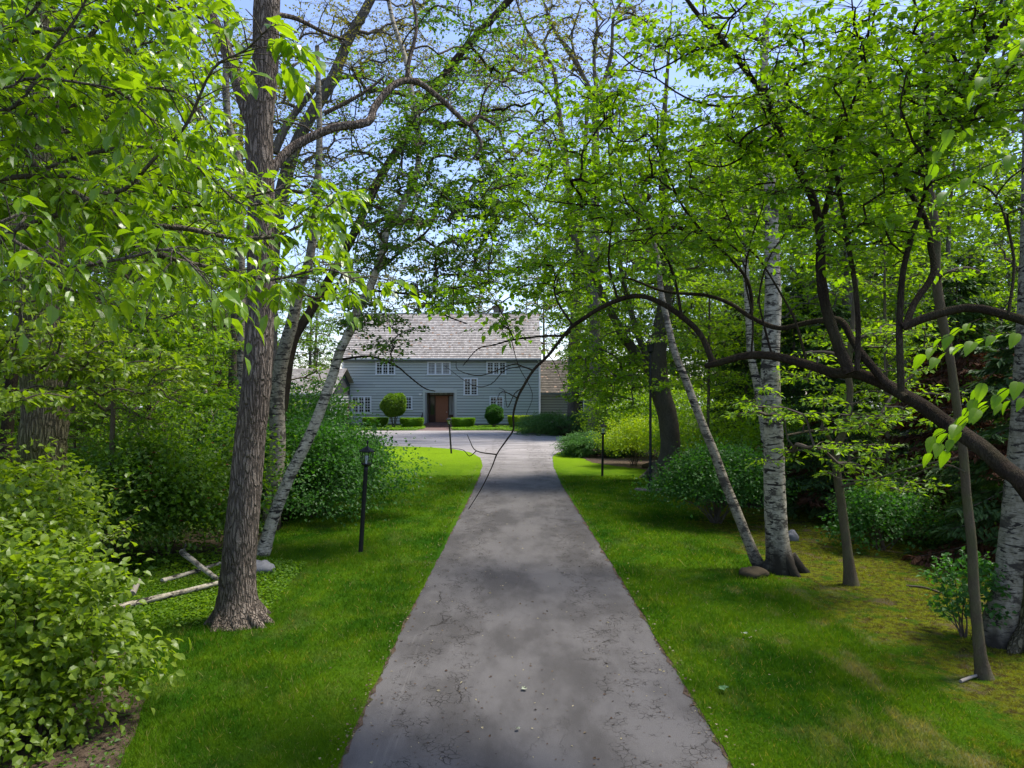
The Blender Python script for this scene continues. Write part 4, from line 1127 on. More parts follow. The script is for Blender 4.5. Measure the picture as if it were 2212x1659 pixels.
juniper('low juniper near the bend of the drive behind the right lantern post', (4.35, 35.0, 0), (2.6, 2.2, 1.45), 380)
juniper('low juniper farther back beyond the oak trunk near the wing', (7.2, 61, 0), (3, 2.2, 1.3), 200)
bush('yellow_shrub', 'yellow green loose shrub between the right lantern post and the big maple', onY(1368, 29.5), (1.35, 1.1, 1.0), 7000, M['yellow_leaf'], .085, 170, stems=16, lump=.2, shoots=12, zlow=-.3)
bush('round_shrub', 'large rounded dark green shrub behind the leaning grey birch', onY(1548, 16.5) , (1.2, 1.05, .86), 14000, M['shrub_leaf'], .07, 300, stems=26, stemr=.02, zlow=-.25, lump=.2, shoots=60, stemm='bark_mid')
# left shrubs
bush('viburnum', 'dark leafy shrub with small pale flowers behind the leaning white birch', onY(690, 17.2), (1.6, 1.2, .98), 15000, M['shrub_leaf'], .085, 300, lump=.36, shoots=80)
bush('viburnum', 'tall dark shrub with loose top growing in front of the garage', onY(635, 21), (1.6, 1.3, 1.5), 14000, M['shrub_leaf'], .10, 280, lump=.4, shoots=70)
bush('viburnum', 'dark shrub filling the gap left of the leaning birch foot', onY(560, 17.6), (1.6, 1.2, 1.15), 11000, M['shrub_leaf'], .09, 220, lump=.2, shoots=20)
bush('round_shrub', 'dark shrub touching the courtyard behind the nearest lantern post', onY(735, 23), (1.3, 1.2, .85), 9000, M['shrub_leaf'], .10, 200, lump=.25, shoots=50)
bush('flowering_shrub', 'dark green shrub dotted with small red flowers left of the big trunk', onY(350, 13.2), (1.55, 1.2, 1.2), 13000, M['mid_leaf'], .095, 260, lump=.34, flower=90, shoots=60)
bush('flowering_shrub', 'green shrub with a few red flowers behind the birch logs', onY(245, 12.5), (1.2, 1.1, 1.0), 9000, M['dark_leaf'], .09, 200, lump=.2, flower=60, shoots=14)
bush('leafy_shrub', 'large leaved shrub on the left edge, upper bright part beside the mossy trunk', (-5.95, 8.0, 0), (1.4, .9, 1.12), 9500, M['privet_leaf'], .085, 300, shape='fine', lump=.38, shoots=40, aspect=.42)
bush('leafy_shrub', 'large leaved shrub in the bottom left corner over bare soil', (-4.34, 6.35, 0), (.76, .7, .74), 5000, M['privet_leaf'], .085, 180, shape='fine', lump=.3, shoots=26, aspect=.42)
bush('leafy_shrub', 'broad bright shrub at the left edge cut by the frame', (-5.5, 6.7, 0), (1.05, .8, 1.0), 7000, M['privet_leaf'], .082, 240, shape='fine', lump=.3, shoots=30, aspect=.42)

# ---------------------------------------------------------------- trees: tracing helpers
def tr(P, Y0, Y1, r0, r1, px=False):
    "rows x,y,z,radius from picture points, the depth and the radius running evenly along the limb"
    n = len(P); out = []
    for i, (u, v) in enumerate(P):
        t = i / (n - 1); Y = Y0 + (Y1 - Y0) * t; r = r0 + (r1 - r0) * t
        out.append((*W(u, v, Y), r * Y / F if px else r))
    return out
def trv(P, Y):
    "rows with own radius: (u, v, radius)"
    return [(*W(u, v, Y), r) for u, v, r in P]

def foot(T):
    "make the lowest row stand on the ground"
    T = [tuple(t) for t in T]; x, y, z, r = T[0]; T[0] = (x, y, -.06, r); return T

# ---- near left: ash whose trunk stands outside the picture
def ash():
    tk = [(-4.3, 2.9, -.1, .17), (-4.25, 2.95, 1.5, .15), (-4.1, 3.0, 3.0, .13), (-3.9, 3.1, 4.4, .10), (-3.7, 3.2, 5.8, .07)]
    L = []
    def lb(P, Y0, Y1, r0, r1, start): L.append([start] + tr(P, Y0, Y1, r0, r1, True))
    S1, S2, S3, S4 = (-4.15, 3.0, 2.6, .07), (-4.0, 3.05, 3.7, .06), (-3.9, 3.1, 4.3, .05), (-3.8, 3.15, 5.0, .04)
    lb([(-80, 300), (109, 389), (274, 476), (404, 494), (498, 513), (590, 511), (660, 480), (730, 430)], 3.2, 3.6, 9, 1.6, S2)
    lb([(60, 380), (240, 420), (342, 333), (404, 267), (460, 149), (529, 109), (570, 70)], 3.2, 2.8, 5, 1.5, S2)
    lb([(100, 470), (300, 540), (420, 570), (516, 590), (588, 604), (703, 582), (775, 610)], 3.4, 3.2, 6, 1.5, S1)
    lb([(-100, 260), (31, 230), (109, 115), (170, 30), (210, -60)], 3.1, 3.0, 5, 2, S2)
    lb([(-40, 500), (30, 520), (130, 575), (260, 560), (370, 540), (440, 600)], 2.7, 2.6, 5, 2, S1)
    lb([(-100, 120), (80, 70), (220, 50), (360, 20), (440, 40)], 3.3, 3.5, 5, 2, S3)
    lb([(-60, 250), (150, 230), (300, 190), (400, 210), (470, 290)], 3.5, 3.9, 5, 1.5, S3)
    lb([(-50, 400), (200, 330), (330, 320), (440, 370), (520, 440), (610, 440), (700, 500)], 3.7, 4.0, 5, 1.5, S2)
    lb([(-60, 60), (120, -20), (300, -60)], 3.0, 3.0, 5, 2, S4)
    lb([(150, 440), (330, 450), (470, 440), (560, 420), (650, 400), (690, 430)], 4.2, 4.4, 4, 1.2, S2)
    lb([(-60, 340), (100, 300), (250, 250), (340, 240), (400, 320), (480, 340)], 4.4, 4.6, 5, 1.5, S3)
    lb([(-60, 160), (100, 150), (240, 120), (330, 90), (400, 110)], 4.4, 4.6, 4, 1.5, S4)
    lb([(-60, 100), (60, 20), (180, -20), (300, -30), (420, -10)], 3.4, 3.7, 5, 2, S4)
    lb([(-80, 200), (60, 170), (180, 180), (260, 200), (330, 260)], 2.9, 3.0, 4, 1.5, S3)
    lb([(-60, 480), (100, 420), (220, 440), (330, 400), (420, 420)], 3.9, 4.2, 4, 1.5, S2)
    lb([(-60, 20), (100, 60), (200, 110), (320, 150), (420, 230)], 4.0, 4.3, 4, 1.5, S4)
    lb([(-60, 640), (60, 610), (200, 640), (330, 690), (420, 660)], 4.0, 4.4, 4, 1.2, S1)
    def extra(cb, bb, o0):
        for lm in L:
            q = smooth_path(np.array(lm), 5); P = q[:, :3] - o0
            seg = np.linalg.norm(np.diff(P, axis=0), axis=1); cum = np.concatenate([[0], np.cumsum(seg)]); tot = cum[-1]
            s = .25 * tot
            while s < tot:
                p = np.array([np.interp(s, cum, P[:, k]) for k in range(3)])
                if (p + o0)[0] / (p + o0)[1] < -.80: s += .09; continue
                d = P[min(len(P) - 1, int(np.searchsorted(cum, s)) + 1)] - p; d = unit(d[None])[0]
                for side in (-1, 1):
                    if rng.uniform() < .12: continue
                    sd = unit((np.cross(d, [0, 0, 1]) * side + d * rng.uniform(.2, 1.0) + np.array([0, 0, rng.uniform(-.35, .5)]))[None])[0]
                    Lt = rng.uniform(.03, .24); e1 = p + sd * Lt
                    bb.tube([p, (p + e1) / 2 + [0, 0, .015], e1], [.004, .003, .002], 3, cap=False)
                    for c in range(rng.integers(1, 3)):
                        compound(cb, bb, p + sd * Lt * rng.uniform(.5, 1), unit((sd + rng.normal(0, .45, 3))[None])[0])
                s += rng.uniform(.038, .075)
            compound(cb, bb, P[-1], unit((P[-1] - P[-3])[None])[0])
    tree('ash_tree', 'ash tree reaching in from the left edge with large bright drooping leaflets', tk, [(-4.2, 3.4, 6.4, 1.0, 1.2, .9, 12)], M['ash_leaf'], M['bark_mid'], leaf=.09, nt_=5, nl=9, cr=.5, aspect=.22, shape='fine', limbs=L, extra=extra, fl=1.2, twigm=M['bark_mid'])
def compound(cb, bb, p, d):
    n = rng.integers(2, 5); L = rng.uniform(.14, .24); s = np.linspace(0, 1, 5)
    R_ = p + d * (L * s)[:, None] - np.array([0, 0, 1.0]) * (L * .55 * s ** 2)[:, None]
    bb.tube(R_, np.linspace(.002, .001, 5), 3, cap=False)
    tt = rng.uniform(.1, .9); B = []; D = []; N = []
    sd = unit(np.cross(d, [0, 0, 1.0])[None])[0]
    for k in range(n):
        t = .35 + .5 * k / n; b = np.array([np.interp(t, s, R_[:, j]) for j in range(3)])
        for q in (-1, 1):
            B.append(b); D.append(sd * q * rng.uniform(.5, 1) + d * rng.uniform(.2, .7) + [0, 0, rng.uniform(-.8, .05)]); N.append([q * sd[0] * .4, q * sd[1] * .4, 1.0])
    B.append(R_[-1]); D.append(d * .9 + [0, 0, -.55]); N.append([d[0] * .5, d[1] * .5, 1.0])
    B = np.array(B); m = len(B)
    leaves(cb, B, np.array(D), np.array(N) + rng.normal(0, .18, (m, 3)), rng.uniform(.035, .1, m) * rng.uniform(.8, 1.1), rng.uniform(.2, .31, (m, 1)), np.clip(rng.normal(tt, .12, m), 0, 1), 'fine')
ash()

# ---- near right: old crab apple leaning in from the right edge, its limbs traced one by one
def crab():
    tk = [(5.5, 4.2, -.1, .19), (5.1, 4.3, .6, .16), (4.3, 4.4, 1.5, .13), (3.55, 4.4, 2.05, .105)] + tr([(2212, 1046), (2171, 1013), (2128, 973), (2084, 941), (2041, 912), (1998, 880), (1954, 854), (1911, 830), (1848, 806), (1803, 806), (1743, 787), (1668, 769), (1608, 769), (1549, 785), (1526, 790)], 4.4, 6.2, 20, 6, True)
    Ls = []
    def lb(P, Y0, Y1, r0, r1): Ls.append(tr(P, Y0, Y1, r0 * .85, r1 * .8, True))
    lb([(1539, 781), (1512, 721), (1473, 684), (1433, 657), (1392, 641), (1353, 642), (1299, 664), (1259, 689), (1235, 705)], 6.15, 6.5, 8, 5)
    lb([(1235, 705), (1217, 726), (1185, 767), (1152, 800), (1129, 838), (1118, 860), (1109, 894), (1109, 927), (1094, 951), (1074, 980), (1062, 1010), (1040, 1055), (1012, 1100)], 6.5, 6.9, 4.5, 1.0)
    lb([(1232, 716), (1217, 725), (1174, 726), (1107, 734), (1068, 745), (1032, 754), (1000, 790)], 6.5, 6.9, 3.8, 1)
    lb([(1954, 860), (1908, 820), (1863, 766), (1842, 736), (1818, 694), (1782, 692), (1743, 697), (1683, 709), (1623, 686), (1579, 657), (1526, 638), (1459, 633), (1419, 625), (1350, 600), (1290, 610)], 5.1, 7.0, 11, 2)
    lb([(1836, 806), (1809, 742), (1785, 667), (1773, 592), (1773, 517), (1760, 442), (1729, 373), (1682, 286), (1657, 218), (1623, 168), (1565, 93), (1512, 37), (1470, -20)], 5.3, 6.0, 15, 5)
    lb([(1779, 470), (1800, 380), (1812, 320), (1830, 230), (1870, 120), (1880, 0)], 5.5, 5.8, 7, 3)
    lb([(1851, 802), (1854, 712), (1848, 622), (1833, 532), (1818, 442), (1810, 395), (1797, 327), (1819, 280), (1844, 218), (1878, 100), (1890, 20)], 5.2, 5.4, 7, 3)
    lb([(1947, 846), (1943, 742), (1943, 697), (1950, 592), (1968, 517), (1983, 472), (1992, 442), (2006, 358), (2000, 290), (2004, 190), (1996, 80)], 4.9, 5.1, 9, 4)
    lb([(2300, 740), (2230, 700), (2178, 682), (2118, 667), (2073, 667), (2013, 682), (1950, 706)], 4.5, 4.9, 12, 11)
    lb([(1956, 704), (1977, 652), (2016, 592), (2010, 532), (2004, 487), (1980, 438), (1937, 380), (1900, 339), (1828, 289), (1766, 258), (1720, 230), (1682, 199), (1635, 190)], 4.9, 5.6, 9, 3)
    lb([(2300, -100), (2212, 0), (2139, 93), (2093, 174), (2046, 249), (2000, 310), (1950, 350), (1900, 400)], 4.8, 5.2, 10, 4)
    lb([(1936, 305), (1900, 240), (1880, 180), (1850, 90), (1840, 0)], 5.2, 5.3, 4, 2)
    lb([(1334, 645), (1315, 569), (1320, 502), (1323, 449), (1318, 369), (1310, 250)], 6.4, 6.6, 3.4, 1.5)
    lb([(1472, 683), (1459, 609), (1432, 542), (1376, 470), (1347, 422), (1335, 330), (1340, 240)], 6.3, 6.6, 4, 1.5)
    lb([(1622, 686), (1624, 649), (1613, 603), (1579, 561), (1512, 494), (1472, 441), (1448, 390), (1420, 320), (1400, 260)], 6.2, 6.4, 5, 2)
    lb([(1238, 704), (1203, 649), (1198, 609), (1219, 571), (1259, 542)], 6.5, 6.7, 3, 1.3)
    lb([(1110, 733), (1095, 700), (1070, 650), (1050, 620)], 6.7, 6.8, 2, 1)
    lb([(1376, 470), (1300, 445), (1230, 440), (1150, 420), (1060, 330)], 6.5, 6.8, 3, 1)
    lb([(1512, 494), (1440, 490), (1340, 500), (1250, 500), (1160, 480), (1110, 430)], 6.4, 6.8, 3, 1)
    lb([(1657, 218), (1560, 230), (1480, 210), (1400, 160), (1330, 150)], 5.7, 6.2, 3.5, 1.3)
    lb([(1565, 93), (1500, 110), (1400, 155), (1330, 110), (1270, 60)], 5.9, 6.3, 3, 1.2)
    lb([(1682, 286), (1620, 330), (1560, 360), (1500, 350)], 5.6, 6, 3.4, 1.5)
    lb([(1668, 769), (1650, 700), (1640, 640), (1660, 560), (1700, 500)], 5.9, 6.1, 3, 1.5)
    lb([(1743, 787), (1720, 700), (1690, 640), (1640, 560), (1600, 520), (1560, 440)], 5.8, 6.1, 3.4, 1.4)
    lb([(1623, 769), (1626, 690), (1610, 600), (1622, 520), (1650, 430), (1630, 360)], 5.9, 6.1, 2.8, 1.4)
    lb([(2178, 682), (2190, 560), (2160, 440), (2120, 400), (2060, 380)], 4.5, 4.9, 4, 2)
    # bare twigs on the hanging spray
    lb([(1118, 860), (1085, 846), (1070, 870)], 6.7, 6.7, 1.6, .7)
    lb([(1152, 800), (1127, 791), (1107, 787), (1040, 811), (991, 800), (985, 780)], 6.6, 6.8, 2, .7)
    lb([(1127, 791), (1090, 800), (1060, 830), (1020, 832), (960, 790)], 6.6, 6.8, 1.4, .6)
    lb([(1129, 838), (1112, 850), (1096, 880), (1090, 845), (1078, 838)], 6.6, 6.8, 1.5, .6)
    lb([(1072, 982), (1029, 974), (1015, 952), (1009, 938)], 6.8, 6.9, 1.7, .7)
    lb([(1029, 974), (1014, 985), (1000, 972), (970, 968)], 6.8, 6.9, 1.3, .6)
    lb([(1105, 735), (1120, 790), (1150, 850), (1135, 900)], 6.7, 6.7, 1.2, .5)
    lb([(1185, 767), (1200, 790), (1230, 870)], 6.6, 6.6, 1.2, .5)
    NB = .74
    B = [PB(1760, 240, 5.4, 210, 200, .9, 60), PB(1980, 220, 4.9, 190, 230, .7, 50), PB(2130, 260, 4.7, 100, 260, .6, 24), PB(1560, 230, 5.8, 190, 200, .9, 48), PB(1350, 300, 6.3, 190, 170, .9, 44),
         PB(1180, 440, 6.6, 170, 110, .8, 30), PB(1420, 500, 6.4, 170, 120, .8, 34), PB(1620, 470, 6.0, 150, 130, .8, 30), PB(1830, 500, 5.4, 170, 110, .7, 24), PB(1230, 600, 6.6, 110, 50, .5, 14), PB(1060, 630, 6.8, 110, 60, .4, 16), PB(980, 690, 7.0, 50, 40, .3, 4), PB(1120, 690, 6.8, 60, 30, .3, 4), PB(1950, 10, 5.0, 240, 110, .8, 32), PB(1500, 20, 6.0, 200, 110, .8, 26)]
    B = [(*b[:6], int(b[6] * NB)) for b in B]
    def extra(cb, bb, o0):      # a few big near leaves hanging by the right edge
        for (u, v, Y, dx, dz, L, k) in ((2260, 850, 3.0, -1, -.1, .42, 9), (2250, 800, 2.9, -1, -.5, .45, 10), (2150, 800, 3.0, -.5, -.8, .3, 8), (2240, 720, 3.1, -1, .1, .4, 9), (2120, 690, 3.3, -.9, -.3, .25, 6),
                (2060, 260, 3.3, -.4, -.9, .2, 5), (2230, 320, 2.9, -1, -.2, .35, 8), (2250, 60, 3.2, -.7, -.4, .3, 6),
                (1135, 710, 5.3, -.7, -.3, .16, 5), (1180, 660, 5.6, -.8, -.1, .2, 6), (1090, 690, 5.9, -.6, -.2, .2, 6), (1400, 560, 5.4, -.7, -.1, .25, 7)):
            shoot(cb, bb, W(u, v, Y) - o0, (dx, .3, dz), L, k, .082)
    tree('crab_apple_tree', 'old crab apple with dark twisting limbs arching in from the right edge over the drive', tk, B, M['crab_leaf'], M['bark_dark'], leaf=.055, nt_=8, nl=8, cr=.45, aspect=.36, shape='fine', limbs=Ls, extra=extra, fl=1.3, tip=.005, droop=.15, twr=.0025, twigm=M['bark_dark'])
crab()

# ---- left side trunks
mt = foot(trv([(515, 1345, .25), (513, 1290, .225), (516, 1211, .213), (528, 1080, .205), (541, 944, .195), (556, 811, .185), (562, 640, .178), (564, 450, .172), (560, 280, .175), (572, 155, .165), (577, 0, .165), (588, -180, .14), (610, -420, .10)], 9.28))
tree('maple_tree', 'big furrowed grey brown trunk with flared roots on the left lawn', mt,
     [PB(560, -480, 9.3, 330, 200, 2.2, 22), PB(900, -260, 10.5, 200, 140, 1.6, 8), PB(300, -200, 10, 200, 160, 1.4, 6), PB(1020, 200, 11, 120, 90, .8, 7), PB(760, 120, 10, 120, 100, .8, 5)], M['mid_leaf'], M['bark'], leaf=.075, nt_=6, nl=7, cr=.65, seg=28,
     limbs=[tr([(560, 300), (532, 233), (505, 150), (480, 88), (450, 20), (420, -60)], 9.3, 9.8, .10, .07),
            tr([(578, 385), (607, 342), (644, 311), (722, 276), (794, 264), (810, 230), (847, 187), (878, 174), (909, 181), (956, 217), (985, 245), (1012, 268), (1035, 252), (1070, 270)], 9.3, 11.2, 11, 3.5, True),
            tr([(878, 174), (884, 130), (900, 60), (890, -10)], 10.4, 10.6, 5, 3, True), tr([(1012, 268), (1040, 310), (1020, 345)], 11, 11, 4, 2, True),
            tr([(700, 245), (760, 215), (800, 190), (830, 165)], 10.2, 10.4, 5, 2.5, True), tr([(590, 30), (640, 40), (700, 70), (745, 85)], 9.3, 10, 6, 2.5, True)], roots=9, fl=1.75)
tree('maple_tree', 'thick mossy furrowed trunk at the left edge rising out of the bright shrubs', foot(trv([(95, 1390, .33), (95, 1200, .29), (90, 985, .272), (98, 880, .262), (80, 650, .235), (100, 480, .215), (92, 155, .19), (80, -150, .15), (60, -500, .1)], 8.9)),
     [PB(100, -350, 9, 400, 200, 2, 36), PB(330, 60, 10, 150, 160, 1, 20), PB(60, 50, 10, 200, 170, 1, 20), PB(250, 330, 10.5, 160, 120, .8, 14)], M['mid_leaf'], M['bark_moss'], leaf=.08, nt_=7, nl=9, cr=.6, seg=22, roots=4)
# leaning birch and its neighbour
lb_ = foot(tr([(563, 1210), (593, 1112), (628, 1024), (665, 950), (687, 899), (706, 846), (719, 811), (734, 760), (759, 709), (770, 678), (785, 649), (804, 609), (823, 555), (836, 497), (849, 482), (880, 420), (903, 358), (900, 264), (887, 187), (875, 124), (850, 50), (835, -20)], 13.1, 14.0, .112, .04))
tree('birch_tree', 'white birch leaning to the right beside the big furrowed trunk', lb_,
     [PB(860, 420, 12.6, 120, 120, .8, 28), PB(890, 230, 13, 100, 120, .8, 20), PB(850, 430, 14, 140, 100, 1, 18), PB(1000, 380, 14.5, 150, 120, 1, 52), PB(900, 570, 14, 140, 70, 1, 34), PB(980, 250, 14.5, 130, 110, 1, 30), PB(1060, 470, 15, 90, 70, .8, 30), PB(770, 680, 13.6, 60, 60, .5, 12), PB(800, 760, 13.3, 60, 40, .4, 6), PB(960, 650, 13.4, 70, 50, .4, 12), PB(1010, 560, 14, 90, 60, .6, 16), PB(1000, 60, 14, 140, 100, 1, 20), PB(860, 700, 13.6, 60, 50, .4, 5)],
     M['dark_leaf'], M['birch'], leaf=.085, nt_=7, nl=9, cr=.5, fl=1.5, twigm=M['twig'], tip=.008, limbm=M['bark_dark'],
     limbs=[tr([(716, 780), (740, 776), (800, 770), (855, 790), (880, 810), (916, 838), (940, 845)], 13.6, 13.4, 3, 1, True), tr([(799, 627), (900, 640), (960, 680), (1010, 700)], 13.8, 14, 3, 1.2, True), tr([(812, 590), (870, 540), (930, 490), (960, 400)], 13.9, 14.3, 4, 1.5, True)])
tree('birch_tree', 'upright birch standing close behind the big furrowed trunk', foot(trv([(585, 1140, .2), (592, 1040, .185), (600, 960, .175), (598, 870, .165), (608, 782, .15), (632, 693, .13), (648, 620, .11), (668, 560, .10), (680, 470, .09), (690, 300, .07), (685, 100, .05)], 15.8)),
     [PB(700, 420, 16, 120, 120, 1.2, 18), PB(640, 180, 16, 150, 120, 1.2, 14), PB(720, 600, 16, 80, 60, 1, 10)], M['mid_leaf'], M['birch_grey'], leaf=.08, nt_=6, nl=8, cr=.6, fl=1.1, twigm=M['twig'])
tree('maple_tree', 'dark slanting trunk crossing the upright birch and spreading over the drive', foot(tr([(590, 1105), (600, 980), (612, 871), (632, 742), (672, 671), (697, 627), (752, 530), (819, 389), (860, 320), (910, 230), (1000, 110), (1100, 0), (1180, -90)], 17.5, 21, .13, .10)),
     [PB(1000, 200, 20, 160, 130, 2, 26), PB(830, 480, 19, 120, 80, 1.2, 18), PB(1090, 120, 21, 160, 120, 2, 24), PB(760, 250, 20, 130, 120, 2, 12), PB(1060, 420, 20, 130, 90, 1.5, 30), PB(1140, 300, 21, 130, 110, 2, 40), PB(1100, 560, 20, 100, 60, 1.5, 18)], M['mid_leaf'], M['bark_dark'], leaf=.085, nt_=7, nl=9, cr=.7, fl=1.2)
tree('maple_tree', 'tall gold green fine leaved tree with a straight slanting trunk against the sky', foot(trv([(575, 1090, .24), (580, 900, .22), (585, 600, .20), (604, 440, .19), (644, 302, .17), (716, 174, .15), (754, 84, .13), (800, 0, .12), (850, -120, .09)], 19.5)),
     [PB(760, 130, 20, 170, 150, 2.5, 110), PB(930, 110, 21, 150, 130, 2.5, 80), PB(640, 300, 20, 130, 130, 2, 60), PB(520, 180, 20, 120, 160, 2, 44), PB(800, 380, 20, 130, 90, 2, 46), PB(420, 420, 20, 100, 120, 1.5, 18), PB(1080, 90, 22, 110, 110, 2, 26)],
     M['gold_leaf'], M['bark_far'], leaf=.075, nt_=6, nl=7, cr=.75, tip=.011, fl=1.2, limbs=[tr([(592, 330), (620, 270), (660, 215), (700, 175), (760, 165)], 19.5, 20, 10, 4, True)])
tree('birch_tree', 'slender pale birch stem against the sky, left of the big furrowed trunk', foot(trv([(520, 1010, .12), (522, 800, .11), (520, 560, .10), (518, 400, .095), (508, 311, .09), (494, 270, .085), (488, 187, .08), (490, 62, .07), (480, -60, .05)], 17.0)),
     [PB(480, 60, 17, 110, 120, 1.2, 18), PB(440, 300, 17, 90, 90, 1.0, 12)], M['gold_leaf'], M['birch_grey'], leaf=.07, nt_=6, nl=7, cr=.6, fl=1.0, twigm=M['twig'])
# broken snag
tree('birch_snag', 'short broken white birch snag without leaves in the left undergrowth', foot(trv([(480, 1035, .085), (476, 993, .08), (464, 940, .075), (454, 891, .068), (442, 842, .06)], 24)), [], None, M['birch_old'], fl=1.1,
     limbs=[]) if False else None
_t = smooth_path(np.array(foot(trv([(482, 1045, .10), (476, 993, .095), (464, 940, .09), (454, 891, .08), (442, 842, .072)], 23.0))), 5)
mb = MB(); mb.tube(_t[:, :3] - np.array([_t[0, 0], _t[0, 1], 0]), _t[:, 3], 12, wob=.05)
_o = mb.build('birch_snag', M['birch_old'], None, True); _o.location = (_t[0, 0], _t[0, 1], 0); tag(_o, 'short broken white birch snag without leaves in the left undergrowth', 'tree stump')

# ---- right side trunks
tree('birch_tree', 'slim grey birch leaning left over the right lawn', foot(tr([(1649, 1236), (1628, 1197), (1596, 1118), (1564, 1038), (1542, 976), (1520, 923), (1500, 872), (1484, 828), (1460, 769), (1447, 719), (1438, 680), (1428, 630), (1420, 560), (1400, 480), (1370, 400)], 12.0, 12.8, .092, .04)),
     [PB(1400, 480, 12.8, 100, 90, .8, 12), PB(1360, 350, 13, 110, 90, .8, 12)], M['mid_leaf'], M['birch_grey'], leaf=.07, nt_=6, nl=8, cr=.5, fl=1.5, twigm=M['twig'])
tree('birch_tree', 'thick white birch with black foot on the right lawn', foot(trv([(1690, 1236, .24), (1684, 1210, .21), (1678, 1158, .185), (1674, 1071, .175), (1671, 956, .165), (1665, 840, .155), (1665, 742, .148), (1670, 652, .135), (1668, 562, .12), (1667, 472, .11), (1660, 350, .09), (1650, 200, .07), (1655, 40, .05)], 11.9)),
     [PB(1660, 200, 12, 170, 130, 1.2, 26), PB(1600, 60, 12.5, 150, 120, 1.2, 20), PB(1720, 380, 12.5, 100, 90, 1, 12)], M['crab_leaf'], M['birch_old'], leaf=.07, nt_=6, nl=8, cr=.5, fl=1.25, seg=22, twigm=M['twig'], roots=4)
tree('birch_tree', 'slim white birch partly hidden behind the thick white birch', foot(trv([(1662, 1075, .13), (1655, 960, .12), (1638, 840, .11), (1623, 772, .10), (1618, 697, .095), (1612, 600, .08), (1600, 450, .06)], 18.5)),
     [PB(1590, 450, 18.5, 110, 120, 1.5, 16)], M['mid_leaf'], M['birch'], leaf=.08, nt_=6, nl=8, cr=.6, fl=1.1, twigm=M['twig'])
tree('sapling', 'slender dark trunked tree with pinnate leaves standing in the moss', foot(trv([(1840, 1264, .085), (1830, 1187, .07), (1819, 1100, .066), (1807, 1013, .064), (1807, 967, .062), (1824, 927, .055), (1836, 854, .05), (1832, 800, .05), (1840, 720, .04), (1850, 600, .03)], 11.1)),
     [PB(1700, 880, 10.8, 150, 45, 1, 13), PB(1880, 910, 10.6, 120, 60, 1, 11), PB(1800, 960, 10.4, 150, 60, 1, 11), PB(1900, 760, 11, 120, 90, 1, 12), PB(1900, 1030, 10.6, 90, 40, .7, 6), PB(1780, 780, 11.4, 90, 60, .8, 8), PB(1990, 860, 11, 70, 70, .8, 6)], M['lime_leaf'], M['bark_thin'], leaf=.085, nt_=6, nl=9, cr=.42, aspect=.26, flat=.3, fl=1.7, twigm=M['twig'], droop=.2,
     limbs=[tr([(1807, 985), (1790, 945), (1765, 930), (1700, 940)], 11.1, 10.6, 5, 2, True)])
tree('sapling', 'thin olive barked trunk in front of the moss near the right edge', foot(trv([(2128, 1472, .066), (2120, 1430, .055), (2115, 1390, .051), (2104, 1270, .05), (2099, 1172, .047), (2088, 1071, .045), (2080, 970, .043), (2066, 870, .042), (2052, 772, .041), (2034, 682, .047), (2022, 592, .045), (2022, 502, .042), (2009, 404, .038), (2000, 187, .03), (1995, 0, .02)], 7.45)),
     [PB(2000, 120, 7.5, 110, 120, .5, 10), PB(2060, 620, 7.4, 80, 60, .4, 3)], M['crab_leaf'], M['bark_thin'], leaf=.06, nt_=5, nl=7, cr=.35, fl=1.7, twigm=M['twig'],
     limbs=[tr([(2079, 985), (2040, 995), (1990, 1005), (1940, 1018), (1880, 1036), (1820, 1035), (1780, 1015)], 7.5, 8.2, 2.2, .7, True), tr([(2085, 1020), (2050, 1005), (2010, 1010), (1960, 1030), (1900, 1040)], 7.4, 8, 2, .6, True)])
tree('birch_tree', 'broad birch trunk cut by the right edge of the picture', foot(trv([(2150, 1398, .22), (2160, 1350, .19), (2181, 1270, .175), (2190, 1190, .17), (2200, 1090, .168), (2210, 980, .16), (2222, 800, .15), (2230, 500, .12), (2230, 200, .09)], 8.5)),
     [PB(2180, 100, 8.6, 120, 160, .8, 12), PB(2190, 520, 8.8, 70, 90, .6, 6)], M['crab_leaf'], M['birch_grey'], leaf=.065, nt_=6, nl=7, cr=.4, fl=1.2, seg=20, twigm=M['twig'])
tree('maple_tree', 'brown furrowed trunk outside the right edge, just behind the broad birch', foot([(*G(2245, 1400)[:2], 0, .26), (*G(2260, 1400)[:2], 2, .22), (*G(2275, 1400)[:2], 5, .17), (*G(2290, 1400)[:2], 8, .12)]), [PB(2300, 0, 8.6, 200, 200, 1.2, 16)], M['mid_leaf'], M['bark_moss'], leaf=.08, nt_=6, nl=7, cr=.6, roots=4)
